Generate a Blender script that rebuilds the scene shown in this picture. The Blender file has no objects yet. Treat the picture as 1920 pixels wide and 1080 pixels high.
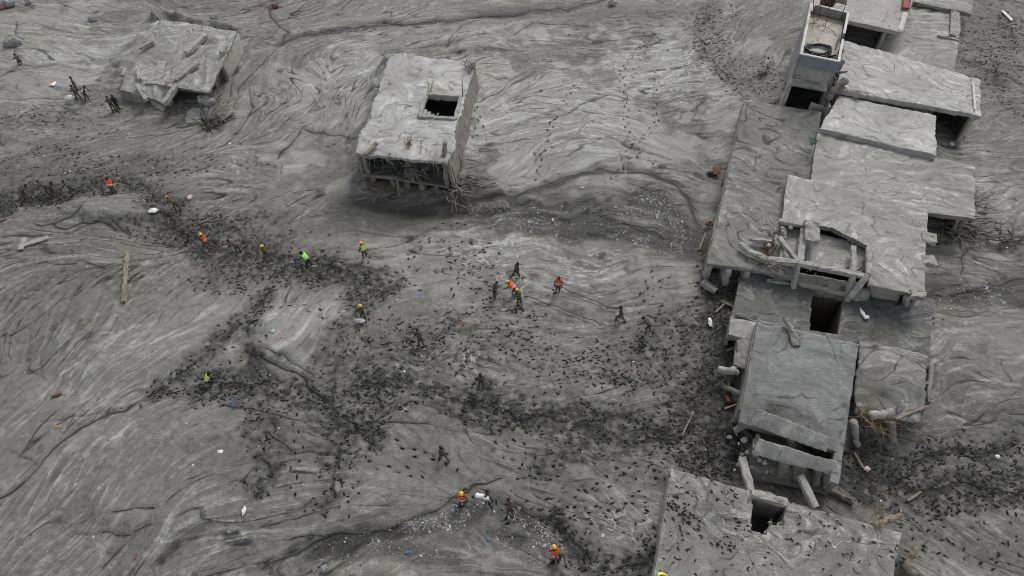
import bpy, bmesh, math, random
import numpy as np
from mathutils import Vector, Matrix

R = math.radians
scene = bpy.context.scene
COL = scene.collection
random.seed(7)
RNG = np.random.default_rng(11)

# ------------------------------------------------------------------ camera
CAM_H, PITCH, FPX = 37.0, R(50), 1280.0
cam_data = bpy.data.cameras.new('camera')
cam_data.lens, cam_data.sensor_width = 24.0, 36.0
cam_data.clip_start, cam_data.clip_end = 0.5, 3000.0
cam = bpy.data.objects.new('camera', cam_data)
cam.location = (0, 0, CAM_H)
cam.rotation_euler = (math.pi / 2 - PITCH, 0, 0)
COL.objects.link(cam)
scene.camera = cam

# ------------------------------------------------------------------ world, sun, exposure
SUN_EL, SUN_AZ = 46.0, 25.0            # azimuth measured from +Y towards +X
world = bpy.data.worlds.new('World')
scene.world = world
world.use_nodes = True
wn = world.node_tree.nodes
bg = wn['Background']
sky = wn.new('ShaderNodeTexSky')
sky.sky_type = 'NISHITA'
sky.sun_disc = False
sky.sun_elevation = R(SUN_EL)
sky.sun_rotation = R(SUN_AZ)
sky.altitude = 1500
sky.dust_density = 4.0
hsv = wn.new('ShaderNodeHueSaturation')          # overcast: the blue is washed out of the sky
hsv.inputs['Saturation'].default_value = 0.12
world.node_tree.links.new(sky.outputs[0], hsv.inputs['Color'])
world.node_tree.links.new(hsv.outputs[0], bg.inputs['Color'])
bg.inputs['Strength'].default_value = 0.105
sun_data = bpy.data.lights.new('sun', 'SUN')
sun_data.energy = 1.4
sun_data.angle = R(22)
sun_data.color = (1.0, 0.95, 0.88)
sun = bpy.data.objects.new('sun', sun_data)
sd = Vector((math.sin(R(SUN_AZ)) * math.cos(R(SUN_EL)), math.cos(R(SUN_AZ)) * math.cos(R(SUN_EL)), math.sin(R(SUN_EL))))
sun.rotation_euler = sd.to_track_quat('Z', 'Y').to_euler()
sun.location = (0, 30, 80)
COL.objects.link(sun)
scene.cycles.pixel_filter_type = 'BLACKMAN_HARRIS'
scene.cycles.filter_width = 1.0
scene.view_settings.view_transform = 'Standard'
scene.view_settings.look = 'None'
scene.view_settings.exposure = 0.63
scene.view_settings.gamma = 1.0
scene.view_settings.use_curve_mapping = False

# ------------------------------------------------------------------ small helpers
_f = Vector((0, math.cos(PITCH), -math.sin(PITCH)))
_u = Vector((0, math.sin(PITCH), math.cos(PITCH)))


def P(px, py, z=0.0):
    """surveyed plan position: where the sight line of a photo point meets height z"""
    d = _f + Vector((1, 0, 0)) * ((px - 960) / FPX) - _u * ((py - 540) / FPX)
    t = (z - CAM_H) / d.z
    return Vector((d.x * t, d.y * t, z))


def tag(o, label=None, cat=None, group=None, kind=None):
    if label: o['label'] = label
    if cat: o['category'] = cat
    if group: o['group'] = group
    if kind or cat: o['kind'] = kind or 'thing'
    return o


def link(name, mesh, parent=None, mats=None):
    o = bpy.data.objects.new(name, mesh)
    COL.objects.link(o)
    if parent is not None:
        o.parent = parent
        o.matrix_parent_inverse = Matrix.Translation(-parent.location)
    if mats:
        for m in (mats if isinstance(mats, (list, tuple)) else [mats]):
            mesh.materials.append(m)
    return o


def thing(name, loc, label, cat, group=None):
    o = bpy.data.objects.new(name, None)
    o.location = loc
    o.empty_display_size = 0.3
    COL.objects.link(o)
    tag(o, label, cat, group)
    return o


def mesh_np(name, verts, faces, smooth=False, attrs=None, mat_idx=None):
    """fast quad mesh: verts (n,3), faces (m,4)"""
    me = bpy.data.meshes.new(name)
    verts = np.asarray(verts, np.float32)
    faces = np.asarray(faces, np.int32)
    k = faces.shape[1]
    me.vertices.add(len(verts)); me.vertices.foreach_set('co', verts.ravel())
    me.loops.add(faces.size); me.loops.foreach_set('vertex_index', faces.ravel())
    me.polygons.add(len(faces))
    me.polygons.foreach_set('loop_start', np.arange(0, faces.size, k, dtype=np.int32))
    me.polygons.foreach_set('loop_total', np.full(len(faces), k, np.int32))
    if mat_idx is not None:
        me.polygons.foreach_set('material_index', np.asarray(mat_idx, np.int32))
    me.polygons.foreach_set('use_smooth', np.full(len(faces), bool(smooth)))
    for nm, arr in (attrs or {}).items():
        a = me.attributes.new(nm, 'FLOAT', 'POINT')
        a.data.foreach_set('value', np.asarray(arr, np.float32).ravel())
    me.update(calc_edges=True)
    return me


def gblur(a, s):
    n, m = a.shape
    fy = np.fft.fftfreq(n)[:, None]; fx = np.fft.rfftfreq(m)[None, :]
    g = np.exp(-2 * (math.pi * s) ** 2 * (fx ** 2 + fy ** 2))
    return np.fft.irfft2(np.fft.rfft2(a) * g, s=a.shape).astype(np.float32)


def sn(shape, s, rng=RNG):
    a = gblur(rng.standard_normal(shape).astype(np.float32), s)
    return (a - a.mean()) / (a.std() + 1e-9)


def lic(noise, th, steps, h):
    """smear noise along the flow so the mud gets streaks and wrinkles"""
    ny, nx = noise.shape
    vx, vy = np.cos(th).astype(np.float32), np.sin(th).astype(np.float32)
    gy, gx = np.mgrid[0:ny, 0:nx].astype(np.float32)
    acc = noise.copy()
    nf, vxf, vyf = noise.ravel(), vx.ravel(), vy.ravel()
    for sg in (1, -1):
        px, py = gx.copy(), gy.copy()
        dx, dy = vx * sg, vy * sg
        for k in range(steps):
            px += dx * h; py += dy * h
            ix = np.clip(px + .5, 0, nx - 1).astype(np.int32)
            iy = np.clip(py + .5, 0, ny - 1).astype(np.int32)
            i = iy * nx + ix
            acc += nf[i] * (1 - k / (steps + 1))
            ax, ay = vxf[i], vyf[i]
            s = np.where(ax * dx + ay * dy < 0, -1, 1).astype(np.float32)
            dx, dy = ax * s, ay * s
    return ((acc - acc.mean()) / acc.std()).astype(np.float32)


def sstep(x, a, b):
    t = np.clip((x - a) / (b - a), 0, 1)
    return t * t * (3 - 2 * t)

# ------------------------------------------------------------------ materials


def nt(name):
    m = bpy.data.materials.new(name)
    m.use_nodes = True
    t = m.node_tree
    b = t.nodes['Principled BSDF']
    return m, t, b


def N(t, typ, **kw):
    n = t.nodes.new(typ)
    for k, v in kw.items():
        setattr(n, k, v)
    return n


def noise(t, scale, detail=4, rough=.55, vec=None):
    n = N(t, 'ShaderNodeTexNoise')
    n.inputs['Scale'].default_value = scale
    n.inputs['Detail'].default_value = detail
    n.inputs['Roughness'].default_value = rough
    if vec is not None: t.links.new(vec, n.inputs['Vector'])
    return n.outputs['Fac']


def mixc(t, fac, a, b, mode='MIX'):
    n = N(t, 'ShaderNodeMix', data_type='RGBA', blend_type=mode)
    for sock, v in ((n.inputs[0], fac), (n.inputs[6], a), (n.inputs[7], b)):
        if isinstance(v, bpy.types.NodeSocket): t.links.new(v, sock)
        elif isinstance(v, (int, float)): sock.default_value = v
        else: sock.default_value = (*v, 1)
    return n.outputs[2]


def mth(t, op, a, b=0.0, clamp=False):
    n = N(t, 'ShaderNodeMath', operation=op, use_clamp=clamp)
    for sock, v in zip(n.inputs, (a, b)):
        if isinstance(v, bpy.types.NodeSocket): t.links.new(v, sock)
        else: sock.default_value = v
    return n.outputs[0]


def mrange(t, v, a, b, c, d):
    n = N(t, 'ShaderNodeMapRange')
    t.links.new(v, n.inputs[0])
    for i, q in enumerate((a, b, c, d)): n.inputs[i + 1].default_value = q
    return n.outputs[0]


def geo_pos(t):
    return N(t, 'ShaderNodeNewGeometry').outputs['Position']


def bump(t, b, h, dist, strength=1.0):
    n = N(t, 'ShaderNodeBump')
    n.inputs['Distance'].default_value = dist
    n.inputs['Strength'].default_value = strength
    t.links.new(h, n.inputs['Height'])
    t.links.new(n.outputs[0], b.inputs['Normal'])


def mud_material(name, dark, mid, pale, wet, fine=1.0, lw=1.0):
    m, t, b = nt(name)
    pos = geo_pos(t)
    at = lambda s: N(t, 'ShaderNodeAttribute', attribute_name=s).outputs['Fac']
    n1 = noise(t, .22, 5, .6, pos)
    n2 = noise(t, 2.6, 5, .65, pos)
    n3 = noise(t, 14, 4, .7, pos)
    n4 = noise(t, 46, 2, .6, pos)
    c = mixc(t, mrange(t, n1, .35, .65, 0, 1), dark, mid)
    c = mixc(t, mrange(t, n2, .3, .7, 0.0, .45), c, tuple(.5 * (p + q) for p, q in zip(mid, pale)))
    pm, fm = at('pm'), at('fm')
    wig = mth(t, 'MULTIPLY', mth(t, 'SUBTRACT', n3, .5), .55)
    wig2 = mth(t, 'MULTIPLY', mth(t, 'SUBTRACT', n2, .5), 1.2)

    def line(a, lev, w, wg=wig):
        d = mth(t, 'ABSOLUTE', mth(t, 'ADD', mth(t, 'SUBTRACT', a, lev), wg))
        return mrange(t, d, w * .25 * lw, w * lw, 1.0, 0.0)
    fB, fC, fD, fE = at('fB'), at('fC'), at('fD'), at('fE')
    br1 = mrange(t, n2, .40, .58, .12, 1.0)
    br2 = mrange(t, noise(t, .9, 4, .6, pos), .40, .60, 0.0, 1.0)
    vb = mth(t, 'MULTIPLY', mth(t, 'MAXIMUM', line(fB, .15, .26), mth(t, 'MULTIPLY', line(fB, 1.25, .22), .7)), br1)
    vc = mth(t, 'MULTIPLY', mth(t, 'MAXIMUM', line(fC, .1, .15), line(fC, -1.0, .12)), br2)
    ve = mth(t, 'MULTIPLY', line(fE, 0.0, .30), fm)
    pl = mth(t, 'MULTIPLY', mth(t, 'MAXIMUM', vb, vc), pm)
    pl = mth(t, 'MAXIMUM', pl, ve)
    pl = mth(t, 'MAXIMUM', pl, mth(t, 'MULTIPLY', mrange(t, mth(t, 'ADD', at('fA'), wig2), .7, 2.0, 0, .62), mth(t, 'MULTIPLY', pm, br1)))
    pf = mth(t, 'ADD', mth(t, 'MULTIPLY', at('pale'), mrange(t, n3, .3, .62, .7, 1.0)), mth(t, 'MULTIPLY', pl, 1.0), True)
    c = mixc(t, pf, c, pale)
    dk = mth(t, 'MAXIMUM', mth(t, 'MULTIPLY', line(fD, 0.0, .12), br2), mth(t, 'MULTIPLY', line(fB, -.75, .20), mth(t, 'MULTIPLY', mth(t, 'SUBTRACT', 1.0, br1), .4)))
    dk = mth(t, 'MAXIMUM', dk, mth(t, 'MULTIPLY', line(fD, 1.1, .10), mth(t, 'SUBTRACT', 1.0, br2)))
    dk = mth(t, 'MULTIPLY', dk, at('cm'))
    rl = mth(t, 'ADD', at('rl'), mth(t, 'MULTIPLY', mth(t, 'SUBTRACT', n3, .5), .5))
    dk = mth(t, 'MAXIMUM', dk, mrange(t, rl, .48, .68, 0, 1))
    wf0 = mth(t, 'MULTIPLY', at('wet'), mrange(t, n3, .3, .7, 1.2, .7), True)
    wf0 = mth(t, 'MULTIPLY', wf0, mth(t, 'SUBTRACT', 1.0, mth(t, 'MULTIPLY', pl, .8)))
    dl = mth(t, 'MULTIPLY', mrange(t, mth(t, 'ADD', at('fA'), wig2), -2.4, -1.0, .30, 0), at('cm'))
    wf = mth(t, 'MAXIMUM', mth(t, 'MAXIMUM', wf0, dl), mth(t, 'MULTIPLY', dk, .92), True)
    c = mixc(t, wf, c, wet)
    sp = mrange(t, n3, .25, .75, .74, 1.26)
    sp2 = mrange(t, n4, .25, .75, 1 - .16 * fine, 1 + .16 * fine)
    spm = mth(t, 'MULTIPLY', sp, sp2)
    comb = N(t, 'ShaderNodeCombineColor')
    for i in range(3): t.links.new(spm, comb.inputs[i])
    c = mixc(t, 1.0, c, comb.outputs[0], 'MULTIPLY')
    t.links.new(c, b.inputs['Base Color'])
    t.links.new(mrange(t, wf, 0, 1, .78, .42), b.inputs['Roughness'])
    b.inputs['Specular IOR Level'].default_value = .4
    hsum = mth(t, 'ADD', mth(t, 'MULTIPLY', n2, .7), mth(t, 'MULTIPLY', n3, .4))
    hsum = mth(t, 'ADD', hsum, mth(t, 'SUBTRACT', mth(t, 'MULTIPLY', pl, .5), mth(t, 'MULTIPLY', dk, .8 * lw)))
    bump(t, b, hsum, .14 * fine, 1.0)
    return m


def plain(name, c1, c2, scale=3.0, rough=.85, bmp=.02, stains=None, spec=.25):
    m, t, b = nt(name)
    pos = geo_pos(t)
    n1 = noise(t, scale, 6, .65, pos)
    n2 = noise(t, scale * 7, 4, .65, pos)
    c = mixc(t, mrange(t, n1, .3, .7, 0, 1), c1, c2)
    if stains:
        n3 = noise(t, scale * .6 + .37, 5, .7, pos)
        c = mixc(t, mrange(t, n3, .55, .68, 0, .9), c, stains)
    comb = N(t, 'ShaderNodeCombineColor')
    sp = mrange(t, n2, .25, .75, .75, 1.25)
    for i in range(3): t.links.new(sp, comb.inputs[i])
    c = mixc(t, 1.0, c, comb.outputs[0], 'MULTIPLY')
    t.links.new(c, b.inputs['Base Color'])
    b.inputs['Roughness'].default_value = rough
    b.inputs['Specular IOR Level'].default_value = spec
    if bmp: bump(t, b, n2, bmp, .8)
    return m


def camo_material():
    m, t, b = nt('camouflage cloth')
    tc = N(t, 'ShaderNodeTexCoord').outputs['Object']
    n1 = noise(t, 9, 2, .5, tc); n2 = noise(t, 13, 2, .5, tc)
    c = mixc(t, mrange(t, n1, .46, .52, 0, 1), (.022, .022, .015), (.075, .052, .034))
    c = mixc(t, mrange(t, n2, .56, .60, 0, 1), c, (.19, .165, .125))
    t.links.new(c, b.inputs['Base Color'])
    b.inputs['Roughness'].default_value = .9
    return m


M = {}
M['mud'] = mud_material('drying grey mud', (.097, .0960, .0850), (.142, .1405, .1265), (.485, .49, .475), (.0135, .0142, .0138))
M['roofmud'] = mud_material('mud crust on slabs', (.208, .208, .201), (.268, .269, .261), (.56, .563, .555), (.024, .0242, .0235), .75, .6)
M['dryroof'] = mud_material('dried pale mud crust', (.295, .297, .295), (.385, .387, .385), (.64, .645, .645), (.04, .04, .039), .75, .62)
M['printroof'] = mud_material('trodden mud on roof', (.155, .155, .142), (.205, .205, .19), (.52, .523, .51), (.022, .022, .02), 1.0, .8)
M['lowroof'] = mud_material('damp grey mud on low roof', (.133, .134, .128), (.178, .179, .171), (.44, .443, .435), (.020, .02, .018), 1.0, .8)
M['coolroof'] = mud_material('scoured cement roof', (.138, .143, .146), (.183, .189, .194), (.42, .428, .432), (.026, .026, .025), 1.0, .7)
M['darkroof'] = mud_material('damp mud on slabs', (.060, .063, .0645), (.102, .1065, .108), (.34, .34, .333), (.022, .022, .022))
M['paleroof'] = mud_material('dusty pale roof', (.30, .30, .30), (.36, .36, .355), (.50, .50, .49), (.16, .15, .135))
M['concrete'] = plain('muddy concrete', (.15, .147, .138), (.27, .265, .25), 1.6, .9, .03, (.09, .085, .075))
M['beam'] = plain('mud caked beam', (.24, .239, .23), (.41, .408, .395), 2.2, .92, .04, (.12, .112, .1))
M['beige'] = plain('beige plaster', (.27, .26, .235), (.36, .35, .32), 1.2, .85, .01, (.17, .16, .14))
M['planked'] = plain('weathered wall', (.17, .155, .14), (.28, .262, .24), 1.4, .9, .03, (.20, .145, .12))
M['brick'] = plain('stained brick', (.13, .11, .09), (.19, .165, .14), 1.0, .9, .02, (.13, .05, .03))
M['white'] = plain('white paint', (.42, .42, .40), (.62, .62, .60), 1.5, .7, .005, (.42, .41, .38))
M['bluegrey'] = plain('blue grey paint', (.13, .16, .20), (.21, .24, .28), 2.4, .8, .01, (.25, .25, .25))
M['grey'] = plain('grey painted wall', (.22, .23, .24), (.31, .315, .32), 1.0, .85, .01, (.16, .155, .145))
M['terrace'] = plain('terrace screed', (.36, .345, .31), (.48, .465, .43), .8, .85, .01, (.26, .20, .12))
M['red'] = plain('red painted sheet', (.20, .028, .025), (.27, .05, .045), 1.5, .6, .01, (.14, .06, .05))
M['redsteel'] = plain('rusty red steel', (.13, .04, .03), (.20, .07, .05), 4, .6, 0)
M['steel'] = plain('dull steel', (.12, .12, .12), (.2, .2, .2), 4, .5, 0)
M['rust'] = plain('rusty bar', (.10, .05, .03), (.16, .08, .05), 6, .8, 0)
M['wood'] = plain('muddy timber', (.17, .145, .11), (.30, .265, .21), 2.5, .9, .03, (.12, .1, .075))
M['straw'] = plain('orange split wood', (.17, .125, .085), (.27, .205, .14), 3, .9, .01)
M['root'] = plain('muddy root', (.10, .095, .085), (.21, .20, .18), 3, .95, .03)
M['darkroot'] = plain('wet dark root and shaft shade', (.05, .046, .04), (.11, .10, .09), 3, .9, .02)
M['stone'] = plain('grey stone', (.16, .165, .17), (.30, .305, .31), 2.5, .85, .03)
M['hose'] = plain('black hose', (.012, .013, .014), (.03, .032, .033), 5, .45, 0)
M['greenhose'] = plain('green wire', (.03, .16, .08), (.05, .22, .12), 5, .5, 0)
M['cyan'] = plain('pale green cord', (.25, .48, .42), (.35, .55, .5), 5, .6, 0)
M['whitecloth'] = plain('white sheet', (.68, .69, .70), (.8, .8, .8), 4, .8, .01, (.4, .39, .37))
M['pink'] = plain('pinkish cloth', (.55, .42, .42), (.68, .6, .6), 4, .85, .01)
M['blueplastic'] = plain('blue plastic', (.03, .16, .45), (.05, .22, .55), 4, .5, 0)
M['brownboard'] = plain('brown board', (.13, .075, .055), (.19, .115, .085), 3, .8, .01)
M['yellowpl'] = plain('yellow panel', (.25, .2, .1), (.33, .27, .15), 3, .7, .01)
M['rope'] = plain('muddy rope', (.08, .06, .045), (.15, .115, .085), 6, .95, 0)
M['skin'] = plain('skin', (.20, .115, .075), (.26, .15, .10), 6, .6, 0)
M['hair'] = plain('dark hair', (.012, .010, .009), (.02, .017, .015), 8, .7, 0)
M['boot'] = plain('muddy boot', (.03, .028, .025), (.07, .065, .06), 8, .8, 0)
M['camo'] = camo_material()
M['darkcloth'] = plain('dark cloth', (.02, .021, .024), (.04, .04, .044), 6, .9, 0)
M['orange'] = plain('orange vest', (.72, .07, .014), (.92, .12, .025), 9, .7, 0)
M['lime'] = plain('lime vest', (.25, .70, .08), (.42, .92, .14), 9, .7, 0)
M['limey'] = plain('yellow green vest', (.42, .72, .04), (.62, .95, .08), 9, .7, 0)
M['reflect'] = plain('reflective tape', (.6, .6, .58), (.75, .75, .72), 6, .4, 0)
M['helmet_y'] = plain('yellow helmet', (.78, .40, .012), (.90, .50, .025), 6, .4, 0)
M['helmet_o'] = plain('orange helmet', (.75, .24, .015), (.85, .30, .02), 6, .4, 0)
M['helmet_r'] = plain('red helmet', (.45, .02, .02), (.55, .03, .03), 6, .4, 0)
M['eye'] = plain('eye', (.02, .015, .01), (.03, .02, .015), 6, .3, 0)
m_, t_, b_ = nt('mixed pebbles')
at_ = N(t_, 'ShaderNodeAttribute', attribute_name='tone').outputs['Fac']
rmp = N(t_, 'ShaderNodeValToRGB')
t_.links.new(at_, rmp.inputs[0])
els = rmp.color_ramp.elements
els[0].color = (.10, .098, .09, 1); els[1].color = (.70, .72, .72, 1)
for p_, c_ in ((.45, (.17, .17, .165, 1)), (.7, (.30, .32, .335, 1)), (.78, (.26, .17, .12, 1)), (.82, (.40, .42, .43, 1))):
    e_ = els.new(p_); e_.color = c_
t_.links.new(rmp.outputs[0], b_.inputs['Base Color'])
b_.inputs['Roughness'].default_value = .7
M['pebble'] = m_
m_, t_, b_ = nt('litter scraps')
at_ = N(t_, 'ShaderNodeAttribute', attribute_name='tone').outputs['Fac']
rmp = N(t_, 'ShaderNodeValToRGB'); rmp.color_ramp.interpolation = 'CONSTANT'
t_.links.new(at_, rmp.inputs[0])
els = rmp.color_ramp.elements
els[0].color = (.16, .07, .04, 1); els[1].position = .93; els[1].color = (.04, .18, .5, 1)
for p_, c_ in ((.25, (.34, .16, .07, 1)), (.45, (.14, .04, .025, 1)), (.6, (.30, .2, .12, 1)), (.75, (.65, .65, .65, 1))):
    e_ = els.new(p_); e_.color = c_
t_.links.new(rmp.outputs[0], b_.inputs['Base Color'])
M['litter'] = m_
M['clod'] = plain('mud clods', (.055, .0545, .049), (.15, .149, .136), 1.4, .9, .01)
M['printmud'] = plain('pushed up mud', (.10, .099, .092), (.17, .167, .155), 5, .85, .01)
M['printshade'] = plain('wet mud and pit shade', (.006, .0059, .0052), (.022, .0215, .019), 2.2, .9, .01, None, .05)  # near-black colour paints in the shade inside deep footprints

# ------------------------------------------------------------------ the mud: fields in plan (metres)
X0, X1, Y0, Y1, DC = -62.0, 62.0, 7.0, 84.0, .085
NX, NY = int((X1 - X0) / DC), int((Y1 - Y0) / DC)
SH = (NY, NX)
GX = (X0 + (np.arange(NX) + .5) * DC).astype(np.float32)[None, :]
GY = (Y0 + (np.arange(NY) + .5) * DC).astype(np.float32)[:, None]

# flow directions read off the mud (photo point, direction dx,dy in the photo)
FLOW = [(60, 930, 1, -1.1), (250, 900, 1, -1.1), (450, 960, 1, -.7), (120, 640, 1, -1.3), (300, 640, 1, -1), (420, 610, 1, -1),
        (560, 640, 1, -1.1), (100, 460, 1, -.12), (250, 420, 1, .2), (100, 330, 1, -.15), (300, 270, 1, -.1), (450, 320, 1, .05),
        (80, 60, 1, .25), (60, 180, 1, .2), (200, 60, 1, .3), (480, 170, 1, -.9), (600, 150, 1, -.45), (560, 260, 1, -1), (470, 230, 1, -.7),
        (700, 45, 1, -.12), (900, 40, 1, -.1), (1150, 20, 1, .05), (960, 150, 1, -.9), (1100, 200, 1, -.2), (1000, 280, 1, -.35),
        (1200, 300, 1, .15), (1300, 200, 1, -.2), (1340, 80, 1, -.7), (950, 330, 1, -.2), (1100, 380, 1, .15), (1250, 430, 1, .5),
        (1050, 450, 1, .15), (900, 470, 1, -.8), (760, 480, 1, -.5), (620, 440, 1, -.1), (820, 600, 1, .0), (1100, 600, 1, .45),
        (1000, 700, 1, .35), (1180, 730, 1, .5), (820, 740, 1, .15), (700, 800, 1, .2), (900, 850, 1, -.1), (1050, 880, 1, .1),
        (650, 930, 1, -.4), (1150, 990, 1, .6), (850, 1040, 1, -.1), (600, 1050, 1, -.6), (1280, 820, 1, -.1), (1800, 620, 1, -.1),
        (1850, 720, 1, -.2), (1780, 700, .3, 1), (1820, 800, 1, -.15), (1880, 880, 1, .6), (1800, 950, 1, .5), (1860, 400, 1, -1),
        (1880, 300, 1, -.3), (1860, 100, 1, .35), (1760, 1040, 1, .8), (1900, 560, 1, .25)]


def fields():
    fy, fx = np.mgrid[0:NY:10, 0:NX:10]
    wx = X0 + (fx + .5) * DC; wy = Y0 + (fy + .5) * DC
    c = np.zeros(wx.shape); s = np.zeros(wx.shape)
    for px, py, dx, dy in FLOW:
        p = P(px, py); q = P(px + dx * 8, py + dy * 8)
        th = math.atan2(q.y - p.y, q.x - p.x)
        w = 1 / ((wx - p.x) ** 2 + (wy - p.y) ** 2 + 4.0) ** 1.5
        c += w * math.cos(2 * th); s += w * math.sin(2 * th)
    n = np.hypot(c, s); c /= n; s /= n
    up = lambda a: gblur(np.repeat(np.repeat(a, 10, 0), 10, 1)[:NY, :NX].astype(np.float32), 7)
    return .5 * np.arctan2(up(s), up(c))


_t1, _t2, _t3, _t4, _t5, _p2, _sm = sn(SH, 34), sn(SH, 10), sn(SH, 6), sn(SH, 16), sn(SH, 12), sn(SH, 16), sn(SH, 4)


def calm_blob(px, py, rx, ry):
    c = P(px, py); ex = (P(px + rx, py) - c).x; ey = abs(P(px, py - ry).y - P(px, py + ry).y) / 2
    return 1 - sstep(np.sqrt(((GX - c.x) / ex) ** 2 + ((GY - c.y) / ey) ** 2) + .2 * _p2, .5, 1.2)


turb = np.full(SH, .42, np.float32)
for b_ in ((1080, 230, 260, 140), (950, 480, 200, 90), (1290, 110, 170, 120), (620, 150, 130, 80), (830, 690, 130, 60), (1130, 990, 120, 60), (1820, 700, 120, 120)):
    turb = np.maximum(turb, calm_blob(*b_))
theta = fields() + .26 * _t1 + turb * .26 * _t2
fineA = lic(sn(SH, 1.15), theta, 11, 1.3)
medB = gblur(lic(sn(SH, 2.6), theta + turb * .34 * _t3, 18, 2.0), .8); medB /= medB.std()
bigC = lic(sn(SH, 6.5), theta + turb * .25 * _t4, 24, 3.4)
crackD = lic(sn(SH, 5.0), theta + turb * .35 * _t5, 24, 2.6)
cellE = sn(SH, 2.0); cellE2 = sn(SH, 2.6)
broad = sn(SH, 55); mid = sn(SH, 24); small = sn(SH, 4); tiny = sn(SH, 1.2)
patch = sn(SH, 30); patch2 = sn(SH, 16); patch3 = sn(SH, 40)
warpx = .45 * sn(SH, 16) + .16 * sn(SH, 5); warpy = .45 * sn(SH, 16) + .16 * sn(SH, 5)


def blob(px, py, rx, ry, amp=1.0, rag=.35):
    c = P(px, py); ex = (P(px + rx, py) - c).x
    ey = abs(P(px, py - ry).y - P(px, py + ry).y) / 2
    d = np.sqrt(((GX - c.x) / ex) ** 2 + ((GY - c.y) / ey) ** 2) + rag * .5 * patch2 + rag * .35 * small
    return amp * (1 - sstep(d, .55, 1.15)).astype(np.float32)


def line_field(pts, hw, soft=2.0, warp=1.0, lin=False):
    """1 on the polyline, falling to 0 at hw*soft metres, edges wandering"""
    out = np.zeros(SH, np.float32)
    w = [P(*p) for p in pts]
    for a, b in zip(w[:-1], w[1:]):
        m = hw * soft + 1.6
        i0 = max(0, int((min(a.x, b.x) - m - X0) / DC)); i1 = min(NX, int((max(a.x, b.x) + m - X0) / DC) + 1)
        j0 = max(0, int((min(a.y, b.y) - m - Y0) / DC)); j1 = min(NY, int((max(a.y, b.y) + m - Y0) / DC) + 1)
        if i1 <= i0 or j1 <= j0: continue
        x = GX[:, i0:i1] + warp * warpx[j0:j1, i0:i1]; y = GY[j0:j1] + warp * warpy[j0:j1, i0:i1]
        dx, dy = b.x - a.x, b.y - a.y
        t = np.clip(((x - a.x) * dx + (y - a.y) * dy) / (dx * dx + dy * dy + 1e-6), 0, 1)
        d = np.hypot(x - a.x - t * dx, y - a.y - t * dy)
        out[j0:j1, i0:i1] = np.maximum(out[j0:j1, i0:i1], np.clip(1 - d / (hw * soft), 0, 1) if lin else 1 - sstep(d, hw * .35, hw * soft))
    return out


# trampled ground: (px, py, rx, ry, amount)
TRAMPLE = [(1875, 55, 80, 70, .85), (1850, 125, 90, 40, .6), (1900, 200, 60, 40, .4), (1352, 640, 26, 110, 1.0), (1650, 860, 70, 50, 1.0), (1790, 940, 140, 40, .95), (830, 640, 150, 62, .8), (960, 610, 90, 45, .45), (1180, 690, 170, 60, .75), (1270, 640, 80, 70, .95), (1130, 800, 190, 36, .95), (1290, 760, 70, 60, .9),
           (690, 545, 60, 40, .95), (370, 425, 110, 48, 1.0), (240, 318, 190, 24, .6), (450, 480, 90, 42, .9), (570, 520, 120, 32, .75), (420, 520, 90, 30, .6),
           (80, 360, 110, 26, .85), (60, 300, 110, 40, .4), (80, 225, 100, 24, .35), (1680, 880, 60, 70, .95), (1800, 940, 120, 50, .8), (1720, 1010, 100, 50, .55), (1880, 930, 60, 40, .7),
           (1330, 70, 45, 55, .5), (1400, 140, 70, 40, .7), (1340, 700, 30, 160, 1.0), (1080, 970, 170, 50, .30), (1200, 880, 100, 40, .6), (860, 480, 90, 40, .25),
           (640, 680, 60, 90, .5), (680, 770, 90, 30, .75), (1000, 720, 120, 50, .35), (560, 745, 100, 24, .8), (1900, 60, 70, 80, .55), (1160, 1060, 90, 30, .7),
           (1320, 520, 25, 60, .6), (900, 520, 40, 60, .3), (470, 660, 24, 80, .5), (760, 750, 80, 20, .4), (1870, 1040, 70, 40, .4)]
trample = np.zeros(SH, np.float32)
for a_ in TRAMPLE:
    trample = np.maximum(trample, blob(*a_))
# worn trails: polyline, half width, amount
TRAILS = [([(-10, 385), (60, 367), (140, 354), (230, 352), (285, 364), (310, 395), (345, 425), (420, 468), (500, 488), (580, 498), (650, 512), (700, 540)], .9, 1.0),
          ([(300, 722), (390, 716), (470, 735), (560, 748), (640, 765), (700, 785)], .8, .95),
          ([(690, 715), (780, 722), (890, 745), (980, 768), (1080, 795), (1180, 805), (1260, 795), (1330, 740), (1345, 640)], .9, 1.0),
          ([(1000, 880), (1120, 855), (1220, 830), (1300, 780)], .8, .8),
          ([(480, 555), (462, 640), (480, 700), (500, 760), (492, 850), (470, 890)], .55, .7),
          ([(660, 560), (640, 660), (625, 760), (628, 860), (632, 920)], .9, .55),
          ([(460, 600), (400, 660), (330, 700), (280, 730)], .5, .7), ([(1345, 560), (1352, 700), (1365, 800), (1330, 850)], 1.1, 1.0),
          ([(1600, 900), (1700, 915), (1800, 920), (1930, 925)], .9, .9), ([(1700, 880), (1740, 850), (1780, 845), (1850, 855), (1930, 840)], .5, .8),
          ([(1350, 10), (1310, 60), (1320, 110), (1390, 150), (1440, 165)], .8, .5), ([(1240, 1060), (1130, 1040), (1090, 1010), (1040, 975)], .6, .8)]
trail = np.zeros(SH, np.float32)
for pts_, hw_, am_ in TRAILS:
    trail = np.maximum(trail, am_ * line_field(pts_, hw_ * 1.15))
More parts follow.
